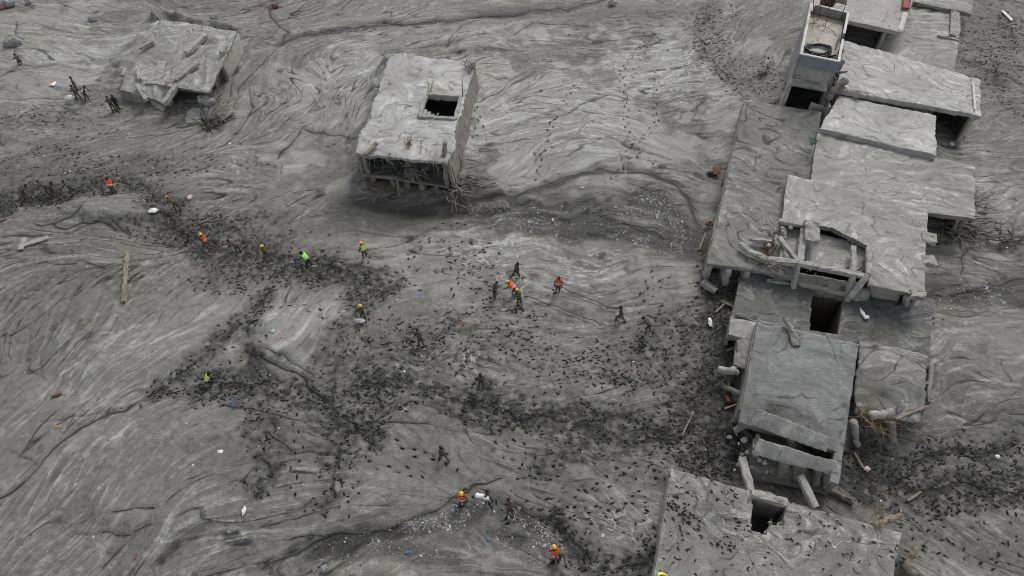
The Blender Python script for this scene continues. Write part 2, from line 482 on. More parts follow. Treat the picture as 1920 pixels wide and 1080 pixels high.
# rivulets and fissures: polyline, half width, depth, darkness
RILLS = [([(860, 374), (940, 366), (1000, 350), (1060, 328), (1130, 321), (1200, 333), (1270, 362), (1312, 425)], .34, .2, 1.0), ([(870, 388), (960, 410), (1040, 403), (1100, 394), (1160, 415), (1240, 442), (1312, 470)], .34, .2, 1.0), ([(520, 90), (560, 72), (640, 50), (720, 43), (860, 35), (960, 24), (1060, 12), (1170, 2)], .45, .22, .95), ([(520, 90), (470, 120), (440, 210)], .15, .1, .5), ([(500, 10), (540, 60), (520, 92)], .3, .15, .7),
         ([(860, 75), (930, 65), (1000, 45), (1060, 40), (1100, 50)], .2, .1, .7), ([(840, 80), (870, 45), (900, 40)], .15, .1, .6), ([(760, 95), (830, 82), (870, 60)], .14, .1, .6),
         ([(-10, 985), (80, 900), (160, 812), (230, 762), (300, 724)], .16, .16, .85), ([(60, 800), (120, 795), (200, 772), (260, 745)], .1, .08, .6),
         ([(0, 445), (110, 430), (200, 425), (240, 440), (330, 460)], .14, .12, .8), ([(120, 405), (160, 425), (220, 440)], .2, .15, .7), ([(0, 515), (70, 495), (130, 490), (190, 495)], .1, .08, .6),
         ([(940, 370), (990, 350), (1050, 326), (1120, 320), (1180, 332), (1240, 345), (1300, 390)], .22, .16, .85), ([(890, 398), (960, 410), (1040, 404), (1090, 395), (1160, 420), (1280, 440)], .2, .14, .7),
         ([(955, 215), (1030, 218), (1090, 195), (1140, 185)], .14, .1, .75), ([(1130, 165), (1200, 190), (1260, 200), (1300, 210)], .15, .1, .7), ([(1060, 265), (1130, 262), (1200, 285), (1260, 300)], .13, .1, .7),
         ([(950, 70), (1010, 80), (1100, 72), (1200, 82), (1260, 70)], .12, .08, .5), ([(1000, 80), (1100, 100), (1180, 75)], .1, .08, .4), ([(950, 145), (920, 150), (890, 140)], .12, .1, .6),
         ([(1050, 780), (980, 770), (900, 748), (820, 735)], .15, .1, .8), ([(470, 665), (520, 680), (560, 710), (600, 740), (660, 775)], .18, .14, .85), ([(490, 655), (540, 670), (590, 715)], .14, .1, .7),
         ([(430, 765), (500, 780), (570, 800), (620, 815)], .12, .1, .6), ([(510, 810), (540, 840), (560, 845), (620, 840)], .12, .1, .65), ([(660, 770), (760, 772), (840, 765), (920, 800)], .12, .08, .6), ([(700, 760), (760, 805), (840, 812), (920, 802)], .12, .08, .6),
         ([(230, 950), (262, 948), (290, 958)], .15, .1, .7), ([(150, 990), (180, 990), (240, 995), (280, 985)], .1, .08, .6), ([(190, 1050), (215, 1020), (250, 998)], .1, .08, .6), ([(0, 865), (60, 868), (80, 885)], .1, .08, .6),
         ([(50, 615), (60, 680), (95, 720)], .1, .08, .6), ([(10, 640), (60, 610), (100, 575), (140, 550)], .12, .1, .6), ([(90, 700), (110, 620), (140, 590)], .12, .1, .5), ([(350, 580), (390, 560), (380, 600), (330, 640)], .08, .08, .5),
         ([(700, 980), (760, 965), (840, 930), (920, 905)], .15, .1, .5), ([(520, 1060), (560, 1030), (640, 1000), (730, 975)], .2, .12, .6), ([(940, 960), (1000, 965), (1060, 1000), (1120, 1040)], .3, .18, .75), ([(560, 1010), (620, 1000), (700, 985)], .1, .06, .5),
         ([(1700, 880), (1740, 855), (1800, 850), (1835, 862), (1870, 845), (1925, 838)], .18, .14, .85), ([(1790, 790), (1830, 800), (1870, 790), (1880, 775), (1930, 800)], .12, .1, .75), ([(1800, 460), (1806, 500), (1820, 520)], .14, .1, .7), ([(1850, 460), (1880, 490), (1930, 500)], .12, .1, .6),
         ([(1800, 110), (1850, 108), (1920, 90)], .2, .14, .7), ([(1800, 130), (1850, 135), (1880, 150), (1930, 170)], .2, .14, .75), ([(1735, 545), (1800, 540), (1920, 530)], .8, .2, .6),
         ([(330, 240), (420, 235), (480, 215), (540, 150)], .15, .1, .5), ([(0, 140), (60, 135), (120, 118), (190, 115), (230, 140)], .14, .1, .65), ([(0, 185), (60, 190), (110, 190)], .14, .1, .6), ([(100, 5), (150, 20), (210, 28)], .12, .08, .55), ([(15, 40), (15, 90), (30, 120)], .15, .1, .5),
         ([(80, 410), (150, 400), (160, 375)], .2, .12, .4), ([(850, 300), (930, 345), (1000, 340)], .1, .08, .4), ([(520, 300), (560, 250), (640, 255), (670, 268)], .18, .1, .75), ([(560, 380), (590, 390), (660, 380)], .1, .06, .4)]
rillraw = np.zeros(SH, np.float32); rill = np.zeros(SH, np.float32); rillz = np.zeros(SH, np.float32)
for pts_, hw_, dz_, am_ in RILLS:
    l_ = line_field(pts_, hw_, 2.0, .8)
    rillraw = np.maximum(rillraw, (.72 + .28 * am_) * line_field(pts_, hw_ * .62, 1.5, .8, True))
    rill = np.maximum(rill, .45 * am_ * l_); rillz = np.maximum(rillz, .5 * dz_ * l_)
for pts_, hw_, am_ in TRAILS:
    rillraw = np.maximum(rillraw, (.5 + .42 * am_) * line_field(pts_, hw_ * .42, 1.6, 1.0, True) * sstep(patch2 + small, -2.2, .2))
# dark wet silt
WET = [(1352, 600, 26, 60, 1.0), (1350, 720, 30, 90, .7), (1650, 855, 60, 50, .9), (1870, 60, 80, 60, .45), (1850, 140, 90, 26, .45), (720, 400, 150, 26, .75), (860, 385, 120, 14, .5), (330, 228, 80, 14, .8), (1130, 22, 200, 18, .6), (1340, 590, 24, 40, .9), (1760, 525, 60, 20, .7), (1660, 860, 60, 50, .7), (780, 1030, 200, 48, .42),
       (900, 1000, 150, 26, .5), (1345, 740, 28, 100, .6), (1100, 425, 150, 22, .5), (1260, 440, 70, 34, .6), (1840, 560, 90, 22, .55), (600, 420, 120, 24, .3), (1500, 920, 110, 30, .55), (1490, 205, 40, 16, .6), (600, 310, 100, 50, .16),
       (400, 820, 200, 60, .10), (1330, 330, 16, 60, .4), (1380, 560, 40, 30, .8), (1560, 590, 40, 40, .8), (1770, 420, 50, 30, .7), (1340, 790, 80, 40, .6), (1900, 60, 80, 60, .35)]
wetb = np.zeros(SH, np.float32)
for a_ in WET:
    wetb = np.maximum(wetb, blob(*a_, rag=.6))
# pale dried crests stand out here
PALE = [(560, 600, 90, 60, 1), (250, 640, 120, 80, .9), (900, 470, 130, 60, .95), (1080, 500, 130, 60, .9), (620, 140, 130, 60, .9), (560, 330, 60, 40, .6), (1050, 230, 160, 90, .9), (1230, 120, 150, 100, .9), (960, 90, 90, 40, .7), (1140, 980, 90, 50, .9),
        (1820, 680, 110, 90, .9), (200, 900, 200, 120, .7), (420, 1000, 150, 90, .8), (800, 700, 110, 40, .7), (780, 770, 140, 30, .6), (950, 840, 150, 30, .5), (150, 90, 160, 70, .6), (100, 480, 110, 40, .5), (1850, 340, 70, 80, .8), (1100, 700, 90, 36, .5),
        (1360, 60, 60, 60, .8), (1850, 800, 80, 50, .7), (1900, 880, 50, 30, .6), (360, 560, 120, 40, .5), (700, 480, 70, 34, .8), (660, 900, 140, 40, .5), (120, 390, 70, 16, .5), (480, 300, 120, 30, .4), (1850, 1000, 60, 60, .5), (760, 20, 200, 20, .6)]
palem = np.full(SH, .3, np.float32)
for a_ in PALE:
    palem = np.maximum(palem, blob(*a_, rag=.5))
# gravel bars
GRAVEL = [(1080, 425, 70, 18, 1.0), (1180, 410, 120, 30, .45), (1260, 450, 70, 34, .7), (1000, 378, 110, 8, .4), (950, 412, 50, 8, .4), (1880, 545, 50, 26, .9), (1800, 560, 60, 14, .45), (760, 980, 120, 20, .5), (720, 1030, 110, 24, .55),
          (900, 1045, 70, 18, .95), (950, 1000, 120, 34, .45), (1010, 1050, 60, 26, .5), (700, 770, 50, 14, .45), (940, 20, 90, 8, .5), (760, 40, 160, 6, .3), (480, 700, 40, 24, .3), (740, 395, 130, 14, .2), (1860, 40, 80, 50, .22), (860, 975, 40, 12, .5), (380, 55, 60, 20, .25)]
gravel = np.zeros(SH, np.float32)
for a_ in GRAVEL:
    gravel = np.maximum(gravel, blob(*a_, rag=.7))

for pts_, hw_ in (([(890, 388), (960, 378), (1050, 372), (1140, 380), (1220, 392), (1280, 425), (1312, 470)], .6), ([(930, 412), (1000, 412), (1050, 408), (1090, 428), (1170, 446), (1240, 466), (1315, 480)], .8), ([(1180, 380), (1240, 400), (1290, 440), (1315, 470)], .9), ([(600, 1040), (700, 1000), (800, 965), (870, 955), (960, 975), (1030, 1010)], .6),
                  ([(1745, 545), (1800, 545), (1870, 540), (1925, 560)], 1.0), ([(560, 70), (660, 50), (760, 42), (880, 34), (960, 24)], .35)):
    gravel = np.maximum(gravel, 1.0 * line_field(pts_, hw_, 1.8))
gravel = np.maximum(gravel, blob(820, 1030, 240, 46, .42, .8))
wetb = np.maximum(wetb, .75 * np.maximum(blob(720, 402, 190, 34, 1, .5), np.maximum(blob(1150, 400, 180, 34, .75, .8), blob(1280, 450, 60, 40, .8, .6))))
wetb = np.maximum(wetb, np.maximum(blob(60, 320, 160, 70, .30, .8), np.maximum(blob(450, 430, 150, 60, .25, .9), blob(1240, 700, 140, 110, .22, .9))))
chan = np.maximum(line_field([(780, 395), (880, 392), (960, 400), (1040, 402), (1120, 425), (1220, 450), (1310, 475)], 1.1, 1.9), line_field([(860, 378), (960, 372), (1060, 366), (1160, 376), (1250, 400), (1312, 450)], .8, 1.9))
wetb = np.maximum(wetb, .85 * chan * sstep(patch2 + .8 * small, -1.8, .6))
tram = np.maximum(trample, trail)
churn = np.clip(tram, 0, 1)
streak = sstep(fineA, .7, 2.2)
ffil = np.maximum(np.maximum(blob(830, 680, 120, 44, .9), blob(950, 480, 150, 60, .55)), np.maximum(blob(1270, 130, 140, 60, .7), blob(1140, 990, 90, 40, .8)))
ffil = 1.25 * np.maximum(ffil, blob(1000, 520, 110, 40, .6)) * sstep(patch2 + .8 * small, -.9, .8)
cellE = (.75 * cellE + .5 * medB)
pale = .34 * palem * streak + .15 * sstep(patch3, .2, 1.6) * (1 - churn) + .30 * palem * sstep(bigC + .6 * fineA, .5, 2.2)
damp = (1 - .78 * churn) * (1 - .7 * wetb) * (1 - .9 * rill)
dry = np.zeros(SH, np.float32)
for a_ in ((1080, 200, 330, 170, .46), (1300, 90, 170, 120, .40), (100, 90, 190, 100, .28), (640, 140, 160, 90, .26), (960, 470, 260, 100, .27), (900, 70, 130, 50, .2), (1850, 330, 90, 90, .15), (560, 600, 90, 60, .15), (1130, 520, 120, 50, .2), (1060, 690, 110, 50, .15)):
    dry = np.maximum(dry, blob(*a_, rag=.9))
pale = np.clip(pale + dry, 0, 1) * damp
pmask = np.clip((.12 + .88 * palem * sstep(patch2 + .7 * mid, -1.5, .7)) * damp, 0, 1); fmask = ffil * (1 - .5 * wetb)
cmask = np.clip(.5 + .75 * sstep(patch + .6 * mid, -.8, .8), 0, 1) * (1 - .5 * churn)
smooth = np.zeros(SH, np.float32)
for a_ in ((180, 920, 260, 190, .9), (420, 600, 100, 60, .9), (600, 310, 90, 60, 1.0), (1290, 290, 50, 80, .9), (560, 640, 90, 80, .6), (1180, 930, 110, 50, .6), (1850, 650, 90, 60, .7), (200, 395, 110, 22, .8), (330, 660, 150, 90, .6), (1070, 700, 90, 50, .8), (720, 400, 160, 30, .8), (1100, 25, 190, 22, .8), (800, 890, 160, 50, .5), (60, 760, 80, 60, .8), (500, 420, 120, 50, .5)):
    smooth = np.maximum(smooth, blob(*a_, rag=.6))
cmask *= 1 - .85 * smooth
fineA *= 1 - .6 * smooth
crack = np.exp(-(crackD / .085) ** 2) * cmask
wet = np.clip(rill * (.75 + .25 * small) + .66 * wetb + .22 * sstep(-fineA, .6, 2.2) * (1 - .4 * palem)
              + churn * (.30 + .28 * np.clip(tiny, -1.2, 1.6) + .14 * small) + .56 * trail * (.8 + .3 * tiny) + .62 * gravel + .14 * sstep(patch3 * -1, 0, 1.5), 0, 1)
hgt = (.14 * broad + .06 * mid + .05 * bigC * (1 - .5 * churn) + .022 * medB + .012 * fineA - .05 * crack - rillz
       - .10 * trail + churn * (.022 * tiny + .02 * small) - .12 * gravel).astype(np.float32)
# swollen mounds seen in the flow
for (px_, py_, rx_, ry_, a_) in [(210, 395, 120, 26, .5), (900, 80, 60, 25, .5), (560, 610, 100, 60, .4), (260, 620, 200, 90, .35), (600, 280, 70, 40, -.15), (850, 380, 160, 30, -.35), (1290, 270, 60, 60, -.2), (300, 900, 260, 110, .4), (780, 1030, 200, 50, -.3), (340, 70, 130, 60, .35), (1840, 700, 100, 90, .35)]:
    hgt += blob(px_, py_, rx_, ry_, a_, .15)


def bank(a, b, h, w):
    """mud piled up along the foot of a wall (plan points)"""
    dx, dy = b[0] - a[0], b[1] - a[1]
    t = np.clip(((GX - a[0]) * dx + (GY - a[1]) * dy) / (dx * dx + dy * dy), 0, 1)
    d = np.hypot(GX - a[0] - t * dx, GY - a[1] - t * dy)
    hgt[...] += h * np.exp(-(d / w) ** 1.4) * np.clip(.9 + .35 * mid + .25 * small, .2, 1.8)


for (a_, b_, h_, w_) in (((893, 165), (865, 350), .7, 1.1), ((728, 150), (672, 330), .6, 1.2), ((735, 150), (880, 160), .8, 1.3), ((1385, 230), (1316, 535), .45, .8), ((1407, 640), (1378, 800), .35, .7), ((1256, 890), (1226, 1070), .25, .6), ((1258, 888), (1680, 1008), .25, .6),
                         ((230, 175), (300, 205), .35, .9), ((300, 50), (235, 140), .6, 1.2), ((445, 80), (430, 150), .3, .8), ((310, 45), (440, 75), .9, 1.4), ((1465, 190), (1500, 110), .4, .9), ((1735, 610), (1735, 700), .5, .9), ((1752, 240), (1752, 300), .3, .7)):
    p_, q_ = P(*a_), P(*b_)
    bank((p_.x, p_.y), (q_.x, q_.y), h_, w_)


def bil(a, x, y):
    fx = np.clip((np.asarray(x) - X0) / DC - .5, 0, NX - 1.001); fy = np.clip((np.asarray(y) - Y0) / DC - .5, 0, NY - 1.001)
    ix = fx.astype(np.int32); iy = fy.astype(np.int32); fx = fx - ix; fy = fy - iy
    return (a[iy, ix] * (1 - fx) + a[iy, ix + 1] * fx) * (1 - fy) + (a[iy + 1, ix] * (1 - fx) + a[iy + 1, ix + 1] * fx) * fy


def gz(x, y):
    return float(bil(hgt, np.array([x]), np.array([y]))[0])


def G(px, py, dz=0.0):
    """a point standing on the mud"""
    p = P(px, py, 0)
    for _ in range(3):
        p = P(px, py, gz(p.x, p.y))
    p.z += dz
    return p


def dig(poly, z, depth):
    q = [P(*p, z) for p in poly]
    ins = np.zeros(SH, bool)
    for a, b in zip(q, q[1:] + q[:1]):
        ins ^= ((a.y > GY) != (b.y > GY)) & (GX < (b.x - a.x) * (GY - a.y) / ((b.y - a.y) or 1e-9) + a.x)
    hgt[ins] -= depth; wet[ins] = .9; pale[ins] = 0; pmask[ins] = 0  # pit floors also coloured dark, adding to their shade


dig([(1520, 545), (1584, 557), (1575, 628), (1515, 620)], 1.15, 3.0)
dig([(1408, 930), (1477, 948), (1473, 990), (1436, 1006), (1404, 996)], 1.0, .9)
dig([(798, 181), (866, 186), (858, 226), (784, 221)], .3, 1.0)


def carve(pts):
    """press every print into the mud"""
    for (x, y, z, a, l, w) in pts:
        ix, iy = int((x - X0) / DC), int((y - Y0) / DC)
        if not (5 < ix < NX - 6 and 5 < iy < NY - 6): continue
        sl = (slice(iy - 4, iy + 5), slice(ix - 4, ix + 5))
        dx = GX[:, ix - 4:ix + 5] - x; dy = GY[iy - 4:iy + 5] - y
        c, s = math.cos(a), math.sin(a)
        d = ((dx * c + dy * s) / (l * .55)) ** 2 + ((dy * c - dx * s) / (w * .62)) ** 2
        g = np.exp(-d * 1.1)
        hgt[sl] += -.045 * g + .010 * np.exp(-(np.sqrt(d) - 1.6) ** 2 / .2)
        wet[sl] = np.maximum(wet[sl], .95 * g); pale[sl] *= 1 - g  # print hollows also darkened in colour, standing in for their shade


def build_ground():
    ys = [8.0]
    while ys[-1] < 80: ys.append(ys[-1] + .05 * (ys[-1] ** 2 + CAM_H ** 2) / CAM_H ** 2 * 1.0)
    lo, hi = ys[0], ys[-1]
    ys = [lo - d for d in (900, 500, 250, 120, 60, 30, 14, 6, 2.5, 1)] + ys + [hi + d for d in (.5, 1.2, 2.5, 6, 14, 30, 60, 120, 250, 500, 1000, 1800)]
    ys = np.array(ys)
    uu = np.concatenate([[-30, -14, -7, -4, -2.5, -1.7, -1.3, -1.1], np.linspace(-1, 1, 1020), [1.1, 1.3, 1.7, 2.5, 4, 7, 14, 30]])
    hw = 25.0 + .5 * np.clip(ys, 6, 80)
    X = uu[None, :] * hw[:, None]; Y = np.repeat(ys[:, None], len(uu), 1)
    ok = sstep(60 - np.abs(X), 0, 3) * sstep(Y, 7, 8.5) * sstep(83 - Y, 0, 2)
    Z = bil(hgt, X, Y) * ok
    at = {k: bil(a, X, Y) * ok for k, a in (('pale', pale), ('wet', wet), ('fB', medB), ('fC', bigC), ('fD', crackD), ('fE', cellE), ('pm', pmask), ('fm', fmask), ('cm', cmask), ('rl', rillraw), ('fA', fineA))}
    nv, nu = X.shape
    i = (np.arange(nv - 1)[:, None] * nu + np.arange(nu - 1)[None, :]).ravel()
    F = np.stack([i, i + 1, i + nu + 1, i + nu], 1)
    me = mesh_np('ground', np.stack([X, Y, Z], -1).reshape(-1, 3), F, True, at)
    o = link('ground', me, None, M['mud'])
    tag(o, 'grey mud sheet burying the village, streaked and crossed by rills', kind='structure')
    return o


def scatter(mask, n, gamma=1.0):
    """n plan points, likelier where mask is high; returns inside-view points"""
    m = np.clip(mask, 0, 1).astype(np.float64) ** gamma
    cdf = np.cumsum(m.ravel()); cdf /= cdf[-1]
    i = np.searchsorted(cdf, RNG.random(n))
    iy, ix = np.divmod(i, NX)
    x = X0 + (ix + RNG.random(n)) * DC; y = Y0 + (iy + RNG.random(n)) * DC
    return x, y, bil(hgt, x, y), iy, ix


rg_ = random.Random(77)
pr = []
xs, ys_, zs, iy_, ix_ = scatter(tram * (.35 + .65 * sstep(patch2 + .5 * small, -1.0, .8)) * (1 - .5 * gravel), 11000, 1.1)
an = np.where(RNG.random(len(xs)) < .72, .55 * RNG.standard_normal(len(xs)), RNG.random(len(xs)) * 6.28)
ln = RNG.uniform(.19, .33, len(xs)); wd = RNG.uniform(.065, .112, len(xs))
pr += list(zip(xs, ys_, zs, an, ln, wd))
# single tracks walked across the mud
TRACKS = [[(1172, 190), (1165, 130), (1200, 85), (1235, 60), (1250, 45), (1215, 25)], [(1210, 85), (1175, 165), (1172, 220), (1180, 260), (1200, 290), (1172, 310), (1145, 340)], [(1232, 130), (1228, 190), (1230, 230), (1205, 265), (1180, 280), (1160, 320)],
          [(1035, 225), (1025, 265), (1010, 300), (1008, 335)], [(1215, 290), (1228, 310), (1240, 330)], [(1180, 100), (1140, 120), (1110, 135)], [(1375, 5), (1378, 25), (1370, 45)], [(1075, 160), (1060, 185), (1055, 200)],
          [(895, 215), (900, 240), (885, 270)], [(160, 540 - 200), (300, 330), (420, 318), (520, 310)], [(60, 270), (150, 285), (240, 310)], [(930, 760), (945, 800), (990, 850), (1020, 890)], [(920, 790), (935, 830), (960, 870), (1010, 895), (1060, 905)], [(550, 780), (560, 850), (548, 940)],
          [(510, 800), (500, 850), (490, 900)], [(740, 830), (780, 850), (825, 860)], [(630, 880), (640, 930), (650, 980), (640, 1000)], [(690, 870), (760, 880), (800, 905)], [(730, 600), (745, 545), (770, 480), (800, 440)], [(880, 445), (840, 470), (860, 520), (845, 560)],
          [(1230, 500), (1210, 540), (1190, 590)], [(1250, 520), (1215, 560)], [(610, 600), (560, 575), (490, 580), (470, 590)], [(720, 555), (760, 535), (800, 545)], [(1000, 960), (1060, 930), (1120, 915), (1180, 900)], [(1020, 985), (1080, 960), (1150, 950), (1200, 930)],
          [(1760, 600), (1700, 640)], [(1850, 870), (1880, 900), (1900, 960), (1910, 1040)], [(1760, 860), (1790, 890)], [(1830, 60), (1870, 80), (1910, 70)], [(1840, 185), (1880, 190), (1915, 200)], [(60, 250), (110, 255), (160, 262), (230, 240)], [(150, 190), (215, 205), (260, 212)], [(800, 425), (880, 415), (960, 425)],
          [(980, 375), (1060, 388), (1140, 392)], [(690, 735), (740, 740), (790, 735)], [(700, 760), (770, 765)], [(1690, 300), (1700, 300)], [(560, 60), (640, 55), (720, 52)]]
for T in TRACKS:
    q = [P(*p) for p in T]; side = 1
    for a, b in zip(q[:-1], q[1:]):
        d = b - a; L = d.length; th = math.atan2(d.y, d.x); k = 0.0
        while k < L:
            p = a + d * (k / L) + Vector((-math.sin(th), math.cos(th), 0)) * (.17 * side + rg_.gauss(0, .06))
            pr.append((p.x, p.y, gz(p.x, p.y), th + rg_.gauss(0, .15), rg_.uniform(.26, .36), rg_.uniform(.09, .13)))
            side = -side; k += rg_.uniform(.48, .70)
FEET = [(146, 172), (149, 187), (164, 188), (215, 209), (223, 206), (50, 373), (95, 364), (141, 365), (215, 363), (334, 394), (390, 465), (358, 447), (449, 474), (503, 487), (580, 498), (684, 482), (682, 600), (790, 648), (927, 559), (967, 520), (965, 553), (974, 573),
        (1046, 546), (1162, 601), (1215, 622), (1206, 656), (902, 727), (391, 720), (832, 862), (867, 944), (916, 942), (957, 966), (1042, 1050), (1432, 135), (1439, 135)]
for fx_, fy_ in FEET:  # extra dark prints round each person add painted contact shade
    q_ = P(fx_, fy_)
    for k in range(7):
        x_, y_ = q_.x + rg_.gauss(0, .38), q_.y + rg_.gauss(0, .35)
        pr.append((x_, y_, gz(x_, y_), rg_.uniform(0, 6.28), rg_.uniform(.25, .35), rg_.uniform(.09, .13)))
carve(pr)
build_ground()

# ------------------------------------------------------------------ mesh builders


def slab(name, parent, c, thick, mats, res=.11, seed=1, ang=0.0, arc=None, amp=.03, pal=.8, wt=.3, jit=.07, hole=None, crown=.0, wob=.35, sag=.06, veins=1.0, wetblobs=(), label=None):
    """c = back-left, back-right, front-right, front-left (top face). Mud crusted slab with uneven rim."""
    rng = np.random.default_rng(seed)
    c = [Vector(v) for v in c]
    lu = max((c[1] - c[0]).length, (c[2] - c[3]).length); lv = max((c[3] - c[0]).length, (c[2] - c[1]).length)
    nu = max(3, int(lu / res)); nv = max(3, int(lv / res))
    u = np.linspace(0, 1, nu + 1)[None, :]; v = np.linspace(0, 1, nv + 1)[:, None]
    A = np.array([list(q) for q in c])
    w = np.stack([(1 - u) * (1 - v), u * (1 - v), u * v, (1 - u) * v], -1)
    pos = w @ A
    nrm = (c[3] - c[0]).cross(c[1] - c[0]).normalized()
    nrm = np.array(nrm)
    eu = np.array((c[1] - c[0]).normalized()); ev = np.array((c[3] - c[0]).normalized())
    sh = (nv + 1, nu + 1)
    du = np.minimum(u, 1 - u) * lu + 0 * v; dv = np.minimum(v, 1 - v) * lv + 0 * u
    S = lambda s: sn((max(8, sh[0]), max(8, sh[1])), s, rng)[:sh[0], :sh[1]]
    k = .11 / res
    if arc:
        th = np.arctan2((v - arc[1]) * lv, (u - arc[0]) * lu) + math.pi / 2
    else:
        th = np.full(sh, ang)
    if min(sh) > 12:
        th = th + wob * S(9 * k + .5) + .2 * S(3 * k + .5)
        fA = lic(S(1.0 * k + .2), th, 7, 1.1); mB = lic(S(2.0 * k + .2), th, 9, 1.6); cD = lic(S(4.2 * k + .2), th + .5 * S(8 * k + .5), 8, 2.0)
        pt = S(12 * k + .5); sm = S(2.2 * k + .3); br = S(16 * k + .5)
    else:
        fA = mB = sm = S(1.0); cD = S(2.0) + 3; pt = br = S(3.0)
    # rim wander
    ej = .3 * jit * (.8 * S(4 * k + .4) + .45 * S(1.0))
    fu = np.exp(-du / .25); fv = np.exp(-dv / .25)
    pos = pos + eu * (ej * fu * np.sign(.5 - u))[..., None] + ev * (np.roll(ej, 3, 0) * fv * np.sign(.5 - v))[..., None]
    z = amp * (.62 * mB + .40 * fA + .7 * br + .3 * sm) - .7 * sag * (np.exp(-du / .14) + np.exp(-dv / .14)) * (.7 + .4 * sm)
    z += crown * (1 - np.clip((np.hypot((u - .5) * 2, (v - .5) * 2)), 0, 1) ** 2)
    cr = np.exp(-(cD / .10) ** 2) * sstep(pt, -.8, .6)
    z -= .03 * cr * min(1, amp / .03)
    top = pos + nrm * z[..., None]
    bot = pos - nrm * thick + nrm * (.02 * sm)[..., None]
    pale_ = np.clip(pal * (.3 * sstep(fA, .5, 2) + .14 * sstep(br, 0, 1.5)) + .30 * (np.exp(-du / .1) + np.exp(-dv / .1)) * sstep(sm, -.6, .8), 0, 1)
    wet_ = np.clip(wt * (.3 * cr + .5 * sstep(-fA, .5, 2) + .35 * sstep(-pt, .2, 1.6)), 0, 1)
    for (bu, bv, ru, rv, am) in wetblobs:
        d = np.hypot((u - bu) / ru, (v - bv) / rv) + .22 * sm + .25 * pt
        bl = am * (1 - sstep(d, .5, 1.2)); wet_ = np.clip(np.maximum(wet_, bl * (.75 + .25 * sm)), 0, 1); pale_ = pale_ * (1 - .6 * np.clip(bl, 0, 1))
    fl_ = lambda a: np.concatenate([np.asarray(a).ravel()] * 2)
    extra = {'fA': fl_(fA * 1.45), 'rl': np.zeros(2 * sh[0] * sh[1]), 'fB': fl_(mB), 'fC': fl_(br), 'fD': fl_(cD), 'fE': fl_(sm), 'pm': np.concatenate([np.clip(pal * veins * sstep(pt + .6 * sm, -1.3, .6), 0, 1).ravel(), np.zeros(sh[0] * sh[1])]),
             'fm': np.zeros(2 * sh[0] * sh[1]), 'cm': np.concatenate([np.full(sh[0] * sh[1], min(1, wt * 1.15)), np.zeros(sh[0] * sh[1])])}
    keep = np.ones((nv, nu), bool)
    if hole is not None:
        cc = .25 * (pos[:-1, :-1] + pos[1:, :-1] + pos[:-1, 1:] + pos[1:, 1:])
        hp = [Vector(h) for h in hole]
        ins = np.zeros((nv, nu), bool)
        for a, b in zip(hp, hp[1:] + hp[:1]):
            cond = ((a.y > cc[..., 1]) != (b.y > cc[..., 1]))
            xi = (b.x - a.x) * (cc[..., 1] - a.y) / ((b.y - a.y) or 1e-9) + a.x
            ins ^= cond & (cc[..., 0] < xi)
        keep = ~ins
    n = sh[0] * sh[1]; W = sh[1]
    idx = np.arange(n).reshape(sh)
    F = []; MI = []
    jj, ii = np.nonzero(keep)
    a = idx[jj, ii]; b = idx[jj, ii + 1]; d_ = idx[jj + 1, ii + 1]; e = idx[jj + 1, ii]
    F.append(np.stack([a, e, d_, b], 1)); MI.append(np.zeros(len(a)))
    F.append(np.stack([a, b, d_, e], 1) + n); MI.append(np.ones(len(a)))
    kp = np.pad(keep, 1)
    for (dj, di, p, q) in ((-1, 0, (0, 1), (0, 0)), (1, 0, (1, 0), (1, 1)), (0, -1, (0, 0), (1, 0)), (0, 1, (1, 1), (0, 1))):
        nb = kp[1 + dj:1 + dj + nv, 1 + di:1 + di + nu]
        j2, i2 = np.nonzero(keep & ~nb)
        p0 = idx[j2 + p[0], i2 + p[1]]; q0 = idx[j2 + q[0], i2 + q[1]]
        F.append(np.stack([p0, q0, q0 + n, p0 + n], 1)[:, ::-1]); MI.append(np.ones(len(p0)))
    V = np.concatenate([top.reshape(-1, 3), bot.reshape(-1, 3)])
    at = {'pale': np.concatenate([pale_.ravel(), np.full(n, .1)]), 'wet': np.concatenate([wet_.ravel(), np.full(n, .2)])}
    at.update(extra)
    Fc = np.concatenate(F)
    used = np.zeros(2 * n, bool); used[Fc.ravel()] = True
    remap = np.cumsum(used) - 1
    me = mesh_np(name, V[used], remap[Fc], True, {q: r_[used] for q, r_ in at.items()}, np.concatenate(MI))
    sm_ = np.zeros(len(Fc), bool); sm_[:len(jj)] = True
    me.polygons.foreach_set('use_smooth', sm_)
    o = link(name, me, parent, mats)
    if label: o['label'] = label
    return o, lambda uu, vv: top[int(vv * nv), int(uu * nu)]


